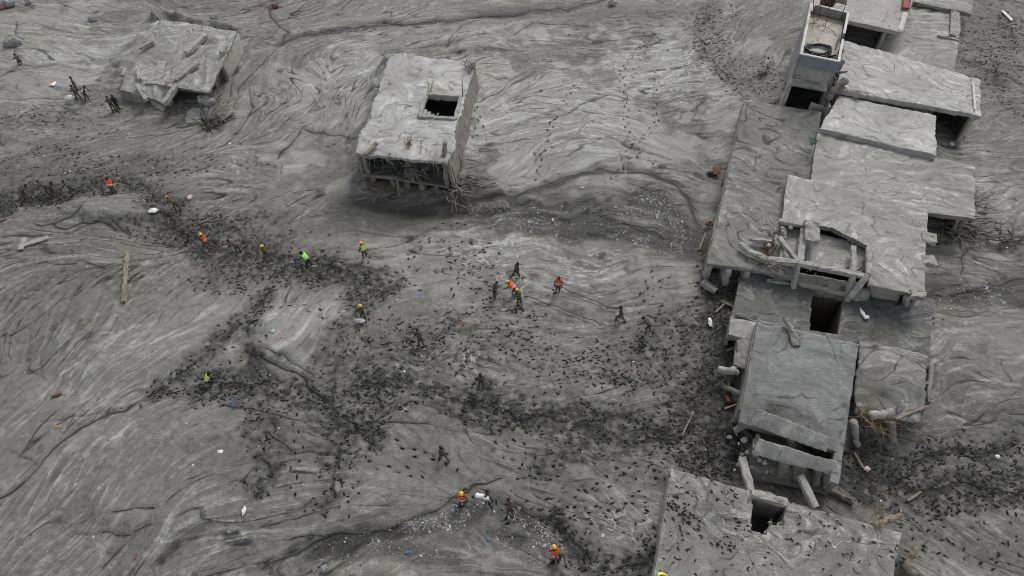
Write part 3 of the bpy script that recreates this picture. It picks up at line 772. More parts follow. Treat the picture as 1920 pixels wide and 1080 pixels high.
def beam(name, parent, p0, p1, w, h, mat, rough=.02, seed=None, label=None, seg=.3, up=None):
    """rectangular member with worn, mud thickened faces"""
    rng = random.Random(seed if seed is not None else int((p0[0] * 91 + p0[1] * 37 + p1[0] * 13) * 100))
    p0, p1 = Vector(p0), Vector(p1)
    d = (p1 - p0); L = d.length; d.normalize()
    ref = Vector(up) if up else (Vector((0, 0, 1)) if abs(d.z) < .9 else Vector((1, 0, 0)))
    s = d.cross(ref).normalized(); t = s.cross(d).normalized()
    n = max(2, int(L / seg))
    c = .82
    prof = [(-1, -c), (-c, -1), (0, -1), (c, -1), (1, -c), (1, 0), (1, c), (c, 1), (0, 1.04), (-c, 1), (-1, c), (-1, 0)]
    k = len(prof)
    V = []; F = []
    for i in range(n + 1):
        f = i / n
        e = 1 - (.10 if i in (0, n) else 0)
        base = p0 + d * (L * f + (rng.uniform(-.3, .3) * seg * .5 if 0 < i < n else 0))
        wj = 1 + rng.uniform(-1, 1) * rough * 3
        for (a, b) in prof:
            V.append(base + s * (a * w / 2 * e * wj + rng.gauss(0, rough)) + t * (b * h / 2 * e + rng.gauss(0, rough)) + d * rng.gauss(0, rough))
    for i in range(n):
        for j in range(k):
            F.append((i * k + j, i * k + (j + 1) % k, (i + 1) * k + (j + 1) % k, (i + 1) * k + j))
    F.append(tuple(range(k))[::-1]); F.append(tuple(n * k + j for j in range(k)))
    me = bpy.data.meshes.new(name)
    me.from_pydata([tuple(v) for v in V], [], F)
    for p in me.polygons: p.use_smooth = False
    me.update()
    o = link(name, me, parent, mat)
    if label: o['label'] = label
    return o


def tube_geo(V, F, pts, r0, r1=None, sides=6):
    r1 = r0 if r1 is None else r1
    pts = [Vector(p) for p in pts]
    n = len(pts); b0 = len(V)
    for i, p in enumerate(pts):
        d = (pts[min(i + 1, n - 1)] - pts[max(i - 1, 0)]).normalized()
        ref = Vector((0, 0, 1)) if abs(d.z) < .9 else Vector((1, 0, 0))
        s = d.cross(ref).normalized(); t = s.cross(d)
        r = r0 + (r1 - r0) * i / max(1, n - 1)
        for k in range(sides):
            a = 2 * math.pi * k / sides
            V.append(tuple(p + s * (math.cos(a) * r) + t * (math.sin(a) * r)))
    for i in range(n - 1):
        for k in range(sides):
            F.append((b0 + i * sides + k, b0 + i * sides + (k + 1) % sides, b0 + (i + 1) * sides + (k + 1) % sides, b0 + (i + 1) * sides + k))
    F.append(tuple(b0 + k for k in range(sides))[::-1]); F.append(tuple(b0 + (n - 1) * sides + k for k in range(sides)))


def bars(name, parent, lists, mat):
    for l in lists: tubes(name, parent, [l], mat)


def tubes(name, parent, lists, mat, smooth=True):
    """lists of (points, r0, r1)"""
    V, F = [], []
    for pts, a, b in lists: tube_geo(V, F, pts, a, b)
    me = bpy.data.meshes.new(name); me.from_pydata(V, [], F)
    for p in me.polygons: p.use_smooth = smooth
    me.update()
    return link(name, me, parent, mat)


def wander(p0, p1, n, amp, rng, droop=0.0):
    p0, p1 = Vector(p0), Vector(p1)
    out = []; off = Vector()
    for i in range(n + 1):
        f = i / n
        off = off * .7 + Vector((rng.gauss(0, amp), rng.gauss(0, amp), rng.gauss(0, amp * .6)))
        e = min(1, 4 * f) if i < n else 1
        out.append(p0.lerp(p1, f) + off * e + Vector((0, 0, -droop * 4 * f * (1 - f))))
    return out


def log(name, p0, p1, r0, r1, mat, label, cat='log', group=None, seed=1, knobs=2, parent=None):
    rng = random.Random(seed)
    V, F = [], []
    pts = wander(p0, p1, 9, r0 * .22, rng)
    tube_geo(V, F, pts, r0, r1, 9)
    V = [tuple(Vector(v) + Vector((rng.gauss(0, r0 * .09), rng.gauss(0, r0 * .09), rng.gauss(0, r0 * .09)))) for v in V]
    for k in range(knobs):
        q = pts[rng.randint(2, 7)]
        tube_geo(V, F, [q, q + Vector((rng.uniform(-1, 1), rng.uniform(-1, 1), rng.uniform(.1, .8))) * r0 * 3.2], r0 * .45, r0 * .15, 6)
    me = bpy.data.meshes.new(name); me.from_pydata(V, [], F)
    for p in me.polygons: p.use_smooth = True
    me.update()
    o = link(name, me, parent, mat)
    if parent is None: tag(o, label, cat, group)
    return o


def tangle(name, c, spread, n, length, r, mat, label=None, cat='roots', seed=1, parent=None, bias=(0, 0, 0), up=.5):
    rng = random.Random(seed)
    L = []
    c = Vector(c)
    for k in range(n):
        p = c + Vector((rng.gauss(0, spread), rng.gauss(0, spread), abs(rng.gauss(0, spread * .4))))
        d = (Vector((rng.gauss(0, 1), rng.gauss(0, 1), rng.gauss(0, up))) + Vector(bias)).normalized() * length * rng.uniform(.4, 1.2)
        L.append((wander(p, p + d, 6, length * .05, rng), r * rng.uniform(.4, 1.2), r * .25))
    o = tubes(name, parent, L, mat)
    if parent is None: tag(o, label, cat)
    return o


def rubble(name, parent, c, spread, n, size, mat, seed=1):
    """a heap of broken lumps joined as one part"""
    rng = random.Random(seed)
    V, F = [], []
    ico = [(0, 0, 1), (.89, 0, .45), (.28, .85, .45), (-.72, .53, .45), (-.72, -.53, .45), (.28, -.85, .45), (.72, .53, -.45), (-.28, .85, -.45), (-.89, 0, -.45), (-.28, -.85, -.45), (.72, -.53, -.45), (0, 0, -1)]
    fi = [(0, 1, 2), (0, 2, 3), (0, 3, 4), (0, 4, 5), (0, 5, 1), (1, 6, 2), (2, 7, 3), (3, 8, 4), (4, 9, 5), (5, 10, 1), (6, 7, 2), (7, 8, 3), (8, 9, 4), (9, 10, 5), (10, 6, 1), (11, 7, 6), (11, 8, 7), (11, 9, 8), (11, 10, 9), (11, 6, 10)]
    for k in range(n):
        q = Vector(c) + Vector((rng.gauss(0, spread[0]), rng.gauss(0, spread[1]), abs(rng.gauss(0, spread[2]))))
        s = size * rng.uniform(.3, 1.2); sx, sy, sz = (s * rng.uniform(.6, 1.4) for _ in range(3)); a = rng.uniform(0, 6.3)
        b0 = len(V)
        for (x, y, z) in ico:
            j = rng.uniform(.55, 1.35); x, y = x * math.cos(a) - y * math.sin(a), x * math.sin(a) + y * math.cos(a)
            V.append((q.x + x * sx * j, q.y + y * sy * j, q.z + z * sz * j))
        F += [tuple(i + b0 for i in f) for f in fi]
    me = bpy.data.meshes.new(name); me.from_pydata(V, [], F); me.update()
    o = link(name, me, parent, mat)
    if parent is not None: o['kind'] = 'stuff'
    return o


def wall(name, parent, a, b, z0, z1, mat, t=.22, seed=1, base_out=(0, 0), label=None):
    a, b = Vector(a), Vector(b)
    o = Vector((base_out[0], base_out[1], 0))
    c = [Vector((a.x, a.y, z1)), Vector((b.x, b.y, z1)), Vector((b.x, b.y, z0)) + o, Vector((a.x, a.y, z0)) + o]
    return slab(name, parent, c, t, [mat, mat], res=.3, seed=seed, amp=.015, jit=.03, sag=0, label=label)[0]


def inset(c, f):
    m = sum(c, Vector()) / 4
    return [m + (v - m) * f for v in c]


def storey(parent, c, z0, mat, f=.93, sides='lbrf', t=.22, seed=1, top_gap=.25):
    """walls under a slab: l left, b back, r right, f front"""
    q = inset([Vector(v) for v in c], f)
    e = {'b': (q[0], q[1]), 'r': (q[1], q[2]), 'f': (q[2], q[3]), 'l': (q[3], q[0])}
    for i, s in enumerate(sides):
        a, b = e[s]
        cc = [a - Vector((0, 0, top_gap)), b - Vector((0, 0, top_gap)), Vector((b.x, b.y, z0)), Vector((a.x, a.y, z0))]
        slab('wall', parent, cc, t, [mat, mat], res=.3, seed=seed + i, amp=.012, jit=.02, sag=0)
    return q


def corner_columns(parent, q, z0, mat, w=.32, drop=.2, which=(0, 1, 2, 3)):
    for i in which:
        beam('column', parent, Vector((q[i].x, q[i].y, z0)), q[i] - Vector((0, 0, drop)), w, w, mat, .008)


def base_of(c):
    m = sum((Vector(v) for v in c), Vector()) / 4
    return Vector((m.x, m.y, 0))

RM = [M['roofmud'], M['concrete']]
YM = [M['dryroof'], M['beam']]
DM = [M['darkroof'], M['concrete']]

# ------------------------------------------------------------------ centre house
def house_centre():
    c = [P(733, 99, 3.2), P(891, 117, 3.2), P(840, 306, 3.4), P(665, 286, 3.2)]
    h = thing('house', base_of(c), 'lone house in mid picture with a square stair opening in its mud covered flat roof', 'house')
    hole = [P(800, 181, 3.2), P(864, 186, 3.2), P(854, 226, 3.2), P(786, 221, 3.2)]
    slab('roof_slab', h, c, .28, YM, .09, 21, ang=.5, amp=.022, wob=1.0, wt=.75, pal=.8, hole=hole, jit=.3, sag=.1)
    K = M['beam']
    for a, b in ((0, 1), (1, 2), (2, 3), (3, 0)):
        A, B = hole[a] + Vector((0, 0, .08)), hole[b] + Vector((0, 0, .08))
        beam('kerb', h, A, B, .3, .36 if a != 0 else .55, K, .02)
    # stair flight seen through the opening
    st = [hole[3].lerp(hole[2], .05), hole[3].lerp(hole[2], .62)]
    d = (st[1] - st[0]) / 6
    side = (hole[0] - hole[3]).normalized()
    for i in range(6):
        p = st[0] + d * (i + .5) - Vector((0, 0, .05 + i * .20))
        beam('stair_step', h, p + side * .05, p + side * 1.15, d.length * 1.1, .22, K, .008)
    q = inset(c, .95)
    zf = .75
    wl = M['planked']
    cr = [q[1] - Vector((0, 0, .2)), q[2] - Vector((0, 0, .2)), Vector((q[2].x + .35, q[2].y, -.2)), Vector((q[1].x + .45, q[1].y, -.2))]
    slab('wall', h, cr, .2, [wl, wl], .25, 31, amp=.03, jit=.06, sag=0, label='side wall streaked with vertical muddy scrapes')
    # loose boards of the side wall, one by one
    rng = random.Random(4)
    for i in range(30):
        f = (i + .5) / 30
        a = q[1].lerp(q[2], f) + Vector((.16, 0, -.15 - rng.random() * .5)); b = Vector((q[1].lerp(q[2], f).x + .52 + rng.uniform(-.05, .12), a.y + rng.uniform(-.15, .15), -.2))
        beam('board', h, a, b, .05, .27 * rng.uniform(.7, 1.0), M['planked'] if i % 4 else M['beige'], .012, seg=.6, up=(0, 1, 0))
    for a, b, s in ((0, 1, 32), (3, 0, 33)):
        cc = [q[a] - Vector((0, 0, .2)), q[b] - Vector((0, 0, .2)), Vector((q[b].x, q[b].y, -.3)), Vector((q[a].x, q[a].y, -.3))]
        slab('wall', h, cc, .2, [M['concrete'], M['concrete']], .3, s, amp=.02, jit=.03, sag=0)
    fl = [Vector((v.x, v.y, zf)) for v in q]
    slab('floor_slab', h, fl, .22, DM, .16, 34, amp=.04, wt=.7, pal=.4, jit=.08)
    e = q[2] - q[3]
    for f, w in ((.04, .32), (.55, .38), (.97, .34)):
        p = q[3] + e * f
        beam('column', h, Vector((p.x + .1, p.y + .1, zf - .05)), Vector((p.x, p.y + .15, 3.0)), w, w, M['concrete'], .045)
    for f in (.1, .33, .5, .68, .85):                       # stub piers under the floor edge
        p = q[3] + e * f
        beam('pier', h, Vector((p.x + .2 * f, p.y + .3, -.3)), Vector((p.x, p.y + .2, zf - .2)), .3 + .5 * (f * 7 % 1), .35, M['concrete'], .06)
    beam('parapet_stub', h, c[2] + Vector((-.35, .9, 0)), c[2] + Vector((-.28, 1.5, .75)), .3, .3, M['concrete'], .02)
    bars('reinforcing_bar', h, [(wander(P(700, 340, .6), P(700 + 3, 356, .1), 3, .05, rng), .03, .02)] + [(wander(P(690 + k * 22, 340 + k * 1.6, .7), P(692 + k * 22, 357 + k * 1.5, .05), 3, .06, rng), .03, .02) for k in range(7)], M['rust'])
    return h, c


house_centre()
tangle('root_tangle', P(772, 322, 2.2), .5, 26, 1.7, .07, M['root'], 'roots and cables hanging over the middle column of the stair opening house', 'roots', 3, bias=(0, -.3, -1.2))
tangle('root_mass', P(850, 354, .4), .6, 40, 1.9, .12, M['root'], 'muddy uprooted stump with spreading roots at the front corner of the lone house', 'roots', 4, bias=(.5, -.3, -.3), up=.3)
for i_, (x_, y_, l_) in enumerate(((690, 292, 'short roots hanging from the left front roof edge of the lone house'), (730, 297, 'thin wires hanging left of the middle column of the lone house'), (815, 306, 'dangling roots at the right front roof edge of the lone house'))):
    tangle('hanging_roots', P(x_, y_, 3.15), .35, 14, 1.1, .035, M['root'], l_, 'roots', 90 + i_, bias=(0, -.4, -1.6), up=.3)
log('driftwood', P(745, 330, 1.6), P(750, 372, .1), .12, .10, M['root'], 'curved pale trunk leaning out below the front floor of the lone house', 'log', seed=5)
log('roof_pole', P(706, 268, 3.55), P(684, 292, 3.5), .17, .15, M['wood'], 'short thick brown pole lying over the front left roof edge of the lone house', 'log', seed=6, knobs=0)
tangle('shrub', P(768, 272, 3.4), .10, 22, .9, .03, M['straw'], 'dry brown tuft standing on the front of the stair opening roof', 'plant', 7, bias=(-.1, 0, 1.3))
tangle('root_ball', P(881, 128, 3.4), .22, 40, .9, .035, M['root'], 'clump of brown twigs caught on the back right roof corner of the lone house', 'plant', 8, bias=(.2, -.2, .2))
tubes('cord', None, [(wander(P(822, 212, 3.9), P(806, 231, 3.5), 8, .05, random.Random(3), -.12), .035, .035)], M['cyan'])
tag(bpy.data.objects['cord'], 'pale green cord looped over the stair opening kerb', 'cord')
tubes('split_plank', None, [([P(805, 178, 3.4), P(813, 150, 3.6)], .07, .03), ([P(802, 176, 3.4), P(804, 154, 3.9)], .05, .02)], M['straw'])
tag(bpy.data.objects['split_plank'], 'splintered orange timber upright at the back left of the stair opening', 'plank')
tubes('iron_rod', None, [([P(868, 182, 3.3), P(866, 146, 4.4)], .04, .03)], M['darkroot'])
tag(bpy.data.objects['iron_rod'], 'thin dark rod standing at the back right of the stair opening', 'rod')


# ------------------------------------------------------------------ wrecked house, upper left
def house_wreck():
    c = [P(300, 36, 1.6), P(444, 58, 2.6), P(390, 172, 2.4), P(232, 150, 1.0)]
    h = thing('collapsed_house', base_of(c), 'wrecked house at upper left, tilted roof slab torn open with broken beams', 'house')
    slab('roof_slab', h, c, .25, RM, .10, 41, ang=1.9, amp=.05, wob=.9, wt=.6, pal=.85, jit=.2)
    c2 = [P(232, 138, 1.35), P(333, 160, 1.7), P(318, 196, .9), P(225, 168, 1.15)]
    slab('roof_slab', h, c2, .22, RM, .1, 42, ang=1.2, amp=.05, wob=.9, wt=.5, jit=.2, label='broken front strip of roof sagging to the mud')
    c3 = [P(262, 160, 1.0), P(316, 172, 1.2), P(308, 208, .4), P(286, 200, .3)]
    slab('roof_fragment', h, c3, .2, RM, .1, 43, ang=.8, amp=.05, jit=.2)
    c4 = [P(350, 204, .55), P(400, 198, .75), P(393, 228, .2), P(342, 232, .1)]
    slab('roof_fragment', h, c4, .2, RM, .1, 44, ang=.8, amp=.07, jit=.3)
    B = M['beam']
    for a, b, w, t in (((258, 158, 1.5), (274, 188, 1.2), .35, .35), ((331, 160, 2.0), (307, 196, 1.5), .42, .4), ((425, 84, 2.9), (414, 100, 2.8), .4, .35),
                       ((386, 65, 2.45), (350, 100, 2.25), .55, .4), ((372, 118, 2.5), (330, 150, 1.95), .42, .3), ((304, 116, 1.75), (295, 152, 1.5), .75, .22),
                       ((288, 78, 1.8), (262, 92, 1.6), .3, .35), ((230, 142, 1.4), (237, 130, 1.4), .3, .3), ((258, 120, 1.7), (262, 150, 1.6), .3, .3)):
        beam('beam', h, P(*a), P(*b), w, t, B, .025)
    log('column', P(372, 186, 1.2), P(403, 192, 1.0), .35, .42, M['beam'], None, parent=h, seed=9, knobs=0)
    wall('wall', h, P(228, 172, .9), P(268, 184, .9), -.3, .95, M['concrete'], .2, 45)
    wall('wall', h, P(262, 150, 1), P(390, 160, 1), -.3, 1.1, M['concrete'], .2, 46)
    wall('wall', h, P(340, 80, 1), P(270, 130, 1), -.3, .9, M['concrete'], .2, 47)
    wall('wall', h, P(432, 80, 1), P(398, 150, 1), -.3, 1.9, M['concrete'], .2, 48)
    # leaning wall panel on the right
    c5 = [P(447, 62, 2.5), P(458, 100, 1.2), P(430, 154, .05), P(417, 122, 1.9)]
    slab('wall_panel', h, c5, .3, [M['beige'], M['beige']], .2, 49, amp=.012, jit=.03, sag=0, label='pale beige wall panel leaning on the right side')
    # flat fragment at the left
    c6 = [P(276, 48, .9), P(300, 32, 1.3), P(288, 72, 1.2), P(245, 78, .8)]
    slab('roof_fragment', h, c6, .2, RM, .12, 50, amp=.03, jit=.25)
    rng = random.Random(12)
    rb = []
    for k in range(14):
        x, y = rng.uniform(300, 360), rng.uniform(120, 160)
        rb.append((wander(P(x, y, 1.95), P(x + rng.uniform(-14, 14), y + rng.uniform(-10, 14), 2.0), 4, .08, rng), .028, .02))
    bars('reinforcing_bar', h, rb, M['rust'])
    rubble('rubble', h, P(345, 200, .1), (1.7, .6, .15), 34, .17, M['concrete'], 3)
    return h


house_wreck()
tangle('stump', P(392, 232, .25), .3, 26, 1.8, .10, M['darkroot'], 'dark splintered root stump in front of the wrecked house', 'roots', 14, bias=(.5, -.4, .0))
tangle('wire_tangle', P(325, 205, .6), .5, 24, 1.3, .035, M['darkroot'], 'bent wires and sticks under the torn front of the wrecked house', 'wires', 15, bias=(0, -.4, -.2))


# ------------------------------------------------------------------ right hand row of houses
def house_tower():
    zt, zf = 5.6, 4.85
    pl = [P(1521, 8, zt), P(1590, 25, zt), P(1572, 116, zt), P(1502, 102, zt)]
    h = thing('tower_house', base_of(pl), 'tall narrow house with white edged roof terrace and grey side wall, top right', 'house')
    fl = [Vector((v.x, v.y, zf)) for v in pl]
    slab('terrace_floor', h, inset(fl, .97), .22, [M['terrace'], M['concrete']], .15, 61, amp=.008, jit=.01, sag=0)
    Z = Vector((0, 0, 1))

    def para(a, b, m, w=.15):
        lo = [a, b, Vector((b.x, b.y, zf - .2)), Vector((a.x, a.y, zf - .2))]
        slab('parapet', h, lo, w, [m, m], .25, random.randint(1, 999), amp=.006, jit=.01, sag=0)
        beam('coping', h, a + Z * .05 + (b - a).normalized() * -.06, b + Z * .05, w + .06, .1, M['white'], .004)
    para(pl[3], pl[0], M['grey']); para(pl[2], pl[3], M['bluegrey'])
    r = pl[1] - pl[2]
    para(pl[2] + r * .42, pl[2], M['grey']); para(pl[1], pl[2] + r * .55, M['grey'])
    para(pl[0], pl[1], M['grey'])
    # room box below the terrace, stepping back
    q = inset(fl, .93)
    lo = 3.35
    rm = lambda a, b, z1, z0, m, s: slab('wall', h, [Vector((a.x, a.y, z1)), Vector((b.x, b.y, z1)), Vector((b.x, b.y, z0)), Vector((a.x, a.y, z0))], .2, [m, m], .3, s, amp=.01, jit=.01, sag=0)
    rm(q[2], q[3], zf - .2, lo, M['beige'], 62); rm(q[3], q[0], zf - .2, -.3, M['grey'], 63); rm(q[1], q[2], zf - .2, -.3, M['grey'], 64); rm(q[0], q[1], zf - .2, -.3, M['grey'], 65)
    # lower storey projecting to the front with a ledge and an open front
    e = (pl[3] - pl[0]).normalized()
    g = [q[3] + Vector((-.25, 0, 0)), q[2], q[2] + e * 1.15, q[3] + e * 1.15 + Vector((-.25, 0, 0))]
    g = [Vector((v.x, v.y, lo)) for v in g]
    slab('ledge', h, g, .2, RM, .12, 66, amp=.03, jit=.05)
    wl = [g[0], g[3], Vector((g[3].x - .45, g[3].y - .7, -.2)), Vector((g[0].x - .35, g[0].y, -.2))]
    slab('wall', h, wl, .22, [M['beige'], M['beige']], .3, 67, amp=.03, jit=.08, sag=0, label='stained outer wall with crumbled edge')
    slab('floor_slab', h, [Vector((g[0].x - .2, g[0].y, .55)), Vector((g[1].x + .6, g[1].y, .55)), Vector((g[2].x + .9, g[2].y - 1.6, .5)), Vector((g[3].x - .5, g[3].y - 1.6, .5))], .3, DM, .14, 68, amp=.03)
    beam('column', h, Vector((g[3].x, g[3].y, .5)), g[3] - Z * .15, .32, .32, M['beige'], .01)
    pn = [Vector((g[2].x - 1.0, g[2].y - .2, 2.3)), Vector((g[2].x + .6, g[2].y - .5, 1.9)), Vector((g[2].x + .55, g[2].y - .7, .55)), Vector((g[2].x - 1.3, g[2].y - .5, .55))]
    slab('wall_panel', h, pn, .14, [M['beige'], M['beige']], .3, 69, amp=.006, jit=.02, sag=0)
    wp = [fl[1].lerp(fl[2], .40) + Z * .95, fl[1].lerp(fl[2], .58) + Z * .95, fl[1].lerp(fl[2], .60) + Z * .02, fl[1].lerp(fl[2], .42) + Z * .02]
    slab('door_panel', h, [v + Vector((-.35, 0, 0)) for v in wp], .06, [M['grey'], M['grey']], .3, 70, amp=.004, jit=.01, sag=0)
    return h, fl


tower, tfl = house_tower()
# hose coil on the terrace
def hose_coil():
    rng = random.Random(5)
    c = P(1533, 94, 4.95); L = []
    pts = []
    for k in range(7 * 26):
        a = 2 * math.pi * k / 26; r = 1.15 + .12 * math.sin(k * .37) + rng.gauss(0, .015) - .02 * (k // 26)
        pts.append(c + Vector((r * math.cos(a), r * .72 * math.sin(a), .03 * (k // 26) + .04 * math.sin(a * 2 + k * .05))))
    L.append((pts, .045, .045))
    for k in range(5):
        L.append((wander(c + Vector((.3, -.9 - .1 * k, -.05)), P(1568, 106 - k, 4.95), 7, .06, rng), .045, .04))
    o = tubes('hose_coil', None, L, M['hose'])
    tag(o, 'coiled black hose lying on the white edged roof terrace', 'hose')
    g = tubes('green_wire', None, [(wander(P(1512, 82, 4.95), P(1526, 76, 5.3), 5, .05, rng), .03, .02), (wander(P(1510, 92, 5.0), P(1516, 82, 5.2), 5, .05, rng), .03, .02)], M['greenhose'])
    tag(g, 'bits of green wire beside the hose coil on the terrace', 'wire')
    tag(tubes('loose_cable', None, [(wander(P(1516, 45, 4.8), P(1572, 70, 4.8), 12, .12, rng, -.3), .02, .02), (wander(P(1515, 50, 4.8), P(1538, 82, 4.8), 10, .1, rng), .02, .02)], M['hose']), 'thin dark cable trailing across the terrace floor', 'cable')


hose_coil()


def mast():
    b = P(1537, 48, 4.75)
    h = thing('lattice_mast', b, 'rusty red lattice mast frame standing on the white edged terrace', 'mast')
    top = 9.2
    L = []
    for (ax, ay, bx, by, nm) in ((1524, 55, 1526, -14, 1), (1546, 56, 1560, -14, 2), (1536, 34, 1545, -30, 3), (1576, 40, 1594, -20, 4)):
        a = P(ax, ay, 4.75); t = P(bx, by, top - 1.2)
        tubes('mast_leg', h, [([a, t], .03, .03)], M['redsteel'])
        L.append((a, t))
    for i, j in ((0, 1), (1, 2), (2, 0), (1, 3)):
        for k in range(5):
            f0, f1 = k / 5, (k + 1) / 5
            p, q = L[i][0].lerp(L[i][1], f0), L[j][0].lerp(L[j][1], f1)
            tubes('mast_brace', h, [([p, q], .016, .016)], M['redsteel'])


mast()
beam('white_board', None, P(1522, 20, 5.9), P(1530, -4, 6.4), .22, .12, M['white'], .004)
tag(bpy.data.objects['white_board'], 'pale board leaning at the back left corner of the terrace', 'board')
bt = thing('water_tank', P(1553, 2, 5.2), 'black water tank behind the terrace at the top edge', 'tank')
def tank():
    V, F = [], []
    prof = [(.0, 1.15), (.25, 1.15), (.25, 1.05), (.62, .92), (.68, .8), (.66, .6), (.69, .55), (.66, .4), (.69, .3), (.66, .1), (.66, 0)]
    for r, z in prof:
        for k in range(16):
            a = 2 * math.pi * k / 16; V.append((bt.location.x + r * math.cos(a), bt.location.y + r * math.sin(a), bt.location.z - .3 + z))
    for i in range(len(prof) - 1):
        for k in range(16): F.append((i * 16 + k, i * 16 + (k + 1) % 16, (i + 1) * 16 + (k + 1) % 16, (i + 1) * 16 + k))
    me = bpy.data.meshes.new('tank_body'); me.from_pydata(V, [], F); me.update()
    link('tank_body', me, bt, M['hose'])
tank()


def house_paleroof():
    z = 4.0
    c = [P(1585, -45, z), P(1722, -22, z), P(1688, 60, z), P(1588, 38, z)]
    h = thing('house', base_of(c), 'house with clean pale flat roof, red side strip and open brick room, top right', 'house')
    slab('roof_slab', h, c, .35, [M['paleroof'], M['beam']], .12, 71, ang=.4, amp=.012, wob=1.2, wt=.35, pal=.5, jit=.02, sag=.02)
    q = inset(c, .93)
    # recessed back wall of the open room
    a, b = q[3].lerp(q[0], .55), q[2].lerp(q[1], .55)
    wall('wall', h, a, b, .8, z - .3, M['brick'], .25, 72, label='stained brick back wall of the open room')
    wall('wall', h, q[0], q[1], -.3, z - .3, M['concrete'], .25, 73)
    wall('wall', h, q[3], q[0], -.3, z - .3, M['brick'], .25, 74)
    wall('wall', h, q[1], q[2].lerp(q[1], .6), -.3, z - .3, M['beige'], .25, 75)
    p = q[2].lerp(q[3], .10)
    beam('column', h, Vector((p.x - .3, p.y + .6, .8)), Vector((p.x - .3, p.y + .6, z - .3)), .35, .35, M['beige'], .01)
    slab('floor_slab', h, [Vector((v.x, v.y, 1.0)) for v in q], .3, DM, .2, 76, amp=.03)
    e1 = [P(1694, 22, z + .3), P(1703, 27, z + .1), P(1693, 60, z - .15), P(1684, 55, z + .05)]
    slab('edge_panel', h, e1, .12, [M['white'], M['white']], .2, 77, amp=.005, jit=.01, sag=0, label='white panel along the right roof edge')
    e2 = [P(1697, -18, z + .5), P(1711, -16, z + .4), P(1706, 16, z + .2), P(1692, 14, z + .3)]
    slab('side_strip', h, e2, .14, [M['red'], M['red']], .2, 78, amp=.005, jit=.01, sag=0, label='dark red strip at the right roof edge')
    b0 = [P(1530, -4, z + .5), P(1592, 10, z + .5), P(1588, 22, z + .5), P(1528, 8, z + .5)]
    slab('roof_edge', h, b0, .3, [M['paleroof'], M['white']], .2, 79, amp=.01, jit=.02)
    return h


house_paleroof()


def house_back():
    z = 1.7
    c = [P(1690, -10, z), P(1806, 6, z), P(1790, 138, z), P(1640, 120, z)]
    h = thing('buried_house', base_of(c), 'low mud swept roof behind the pale roofed house, top right', 'house')
    slab('roof_slab', h, c, .3, RM, .11, 81, arc=(.9, 1.2), amp=.05, wob=.4, wt=.55, jit=.2, sag=.1)
    storey(h, c, -.3, M['concrete'], .95, 'rf', seed=82)
    c2 = [P(1800, -20, 1.9), P(1825, -8, 1.9), P(1822, 28, 1.6), P(1700, -2, 1.9)]
    slab('roof_fragment', h, [P(1715, -30, 2.3), P(1826, -14, 2.3), P(1822, 26, 2.0), P(1712, 2, 2.3)], .35, RM, .12, 83, ang=.1, amp=.06, jit=.18)
    for k in range(3):
        beam('beam', h, P(1786 + k * 5, 22 + k, 1.95), P(1784 + k * 5, 66 + k * 3, 1.9), .28, .25, M['beam'], .03)
    beam('beam', h, P(1758, 66, 1.85), P(1798, 76, 1.8), .3, .2, M['beam'], .03)
    return h


house_back()


def house_longslab():
    z = 3.0
    c = [P(1584, 75, z + .1), P(1838, 148, z), P(1840, 217, z), P(1566, 166, z + .1)]
    c2 = [c[0], c[1], c[2], c[3]]
    h = thing('house', base_of(c), 'house with long narrow mud crusted slab roof sloping right of the tower house', 'house')
    slab('roof_slab', h, c2, .4, YM, .09, 91, ang=.35, amp=.022, wob=.7, wt=.62, pal=.9, jit=.2, sag=.08)
    q = storey(h, c2, -.3, M['concrete'], .92, 'lbr', seed=92)
    wall('wall', h, q[3], q[2].lerp(q[3], .28), -.3, z - .35, M['concrete'], .22, 96)
    corner_columns(h, q, -.3, M['beige'], .34, .3, (2,))
    beam('edge_beam', h, P(1824, 156, z + .12), P(1828, 206, z + .12), .16, .16, M['white'], .01)
    beam('edge_beam', h, P(1568, 168, z - .1), P(1624, 180, z - .1), .5, .5, M['beam'], .05)
    return h


house_longslab()
log('driftwood', P(1576, 114, 4.2), P(1545, 160, 3.0), .42, .34, M['root'], 'big grey log leaning between the tower house and the long slab roof', 'log', seed=21)
log('driftwood', P(1584, 152, 3.5), P(1550, 185, 2.7), .34, .28, M['root'], 'shorter log lying over the left end of the long slab roof', 'log', seed=22)


def house_stepped():
    z = 2.7
    c = [P(1574, 177, z), P(1755, 216, z), P(1755, 292, z), P(1538, 240, z)]
    h = thing('house', base_of(c), 'house with square mud crusted roof and dark front fascia below the long slab roof', 'house')
    slab('roof_slab', h, c, .55, YM, .09, 101, ang=.5, amp=.02, wob=.9, wt=.55, pal=.9, jit=.16, sag=.07)
    q = storey(h, c, -.3, M['concrete'], .95, 'lbr', seed=102)
    f0, f1 = q[3] + Vector((0, .15, 0)), q[2] + Vector((0, .15, 0))
    wall('fascia', h, f0, f1, 1.6, z - .4, M['concrete'], .2, 106)
    slab('wall_panel', h, [P(1552, 190, 2.4), P(1556, 200, 2.4), P(1540, 244, .3), P(1535, 232, .3)], .15, [M['beige'], M['beige']], .3, 107, amp=.01, jit=.02, sag=0)
    return h


house_stepped()


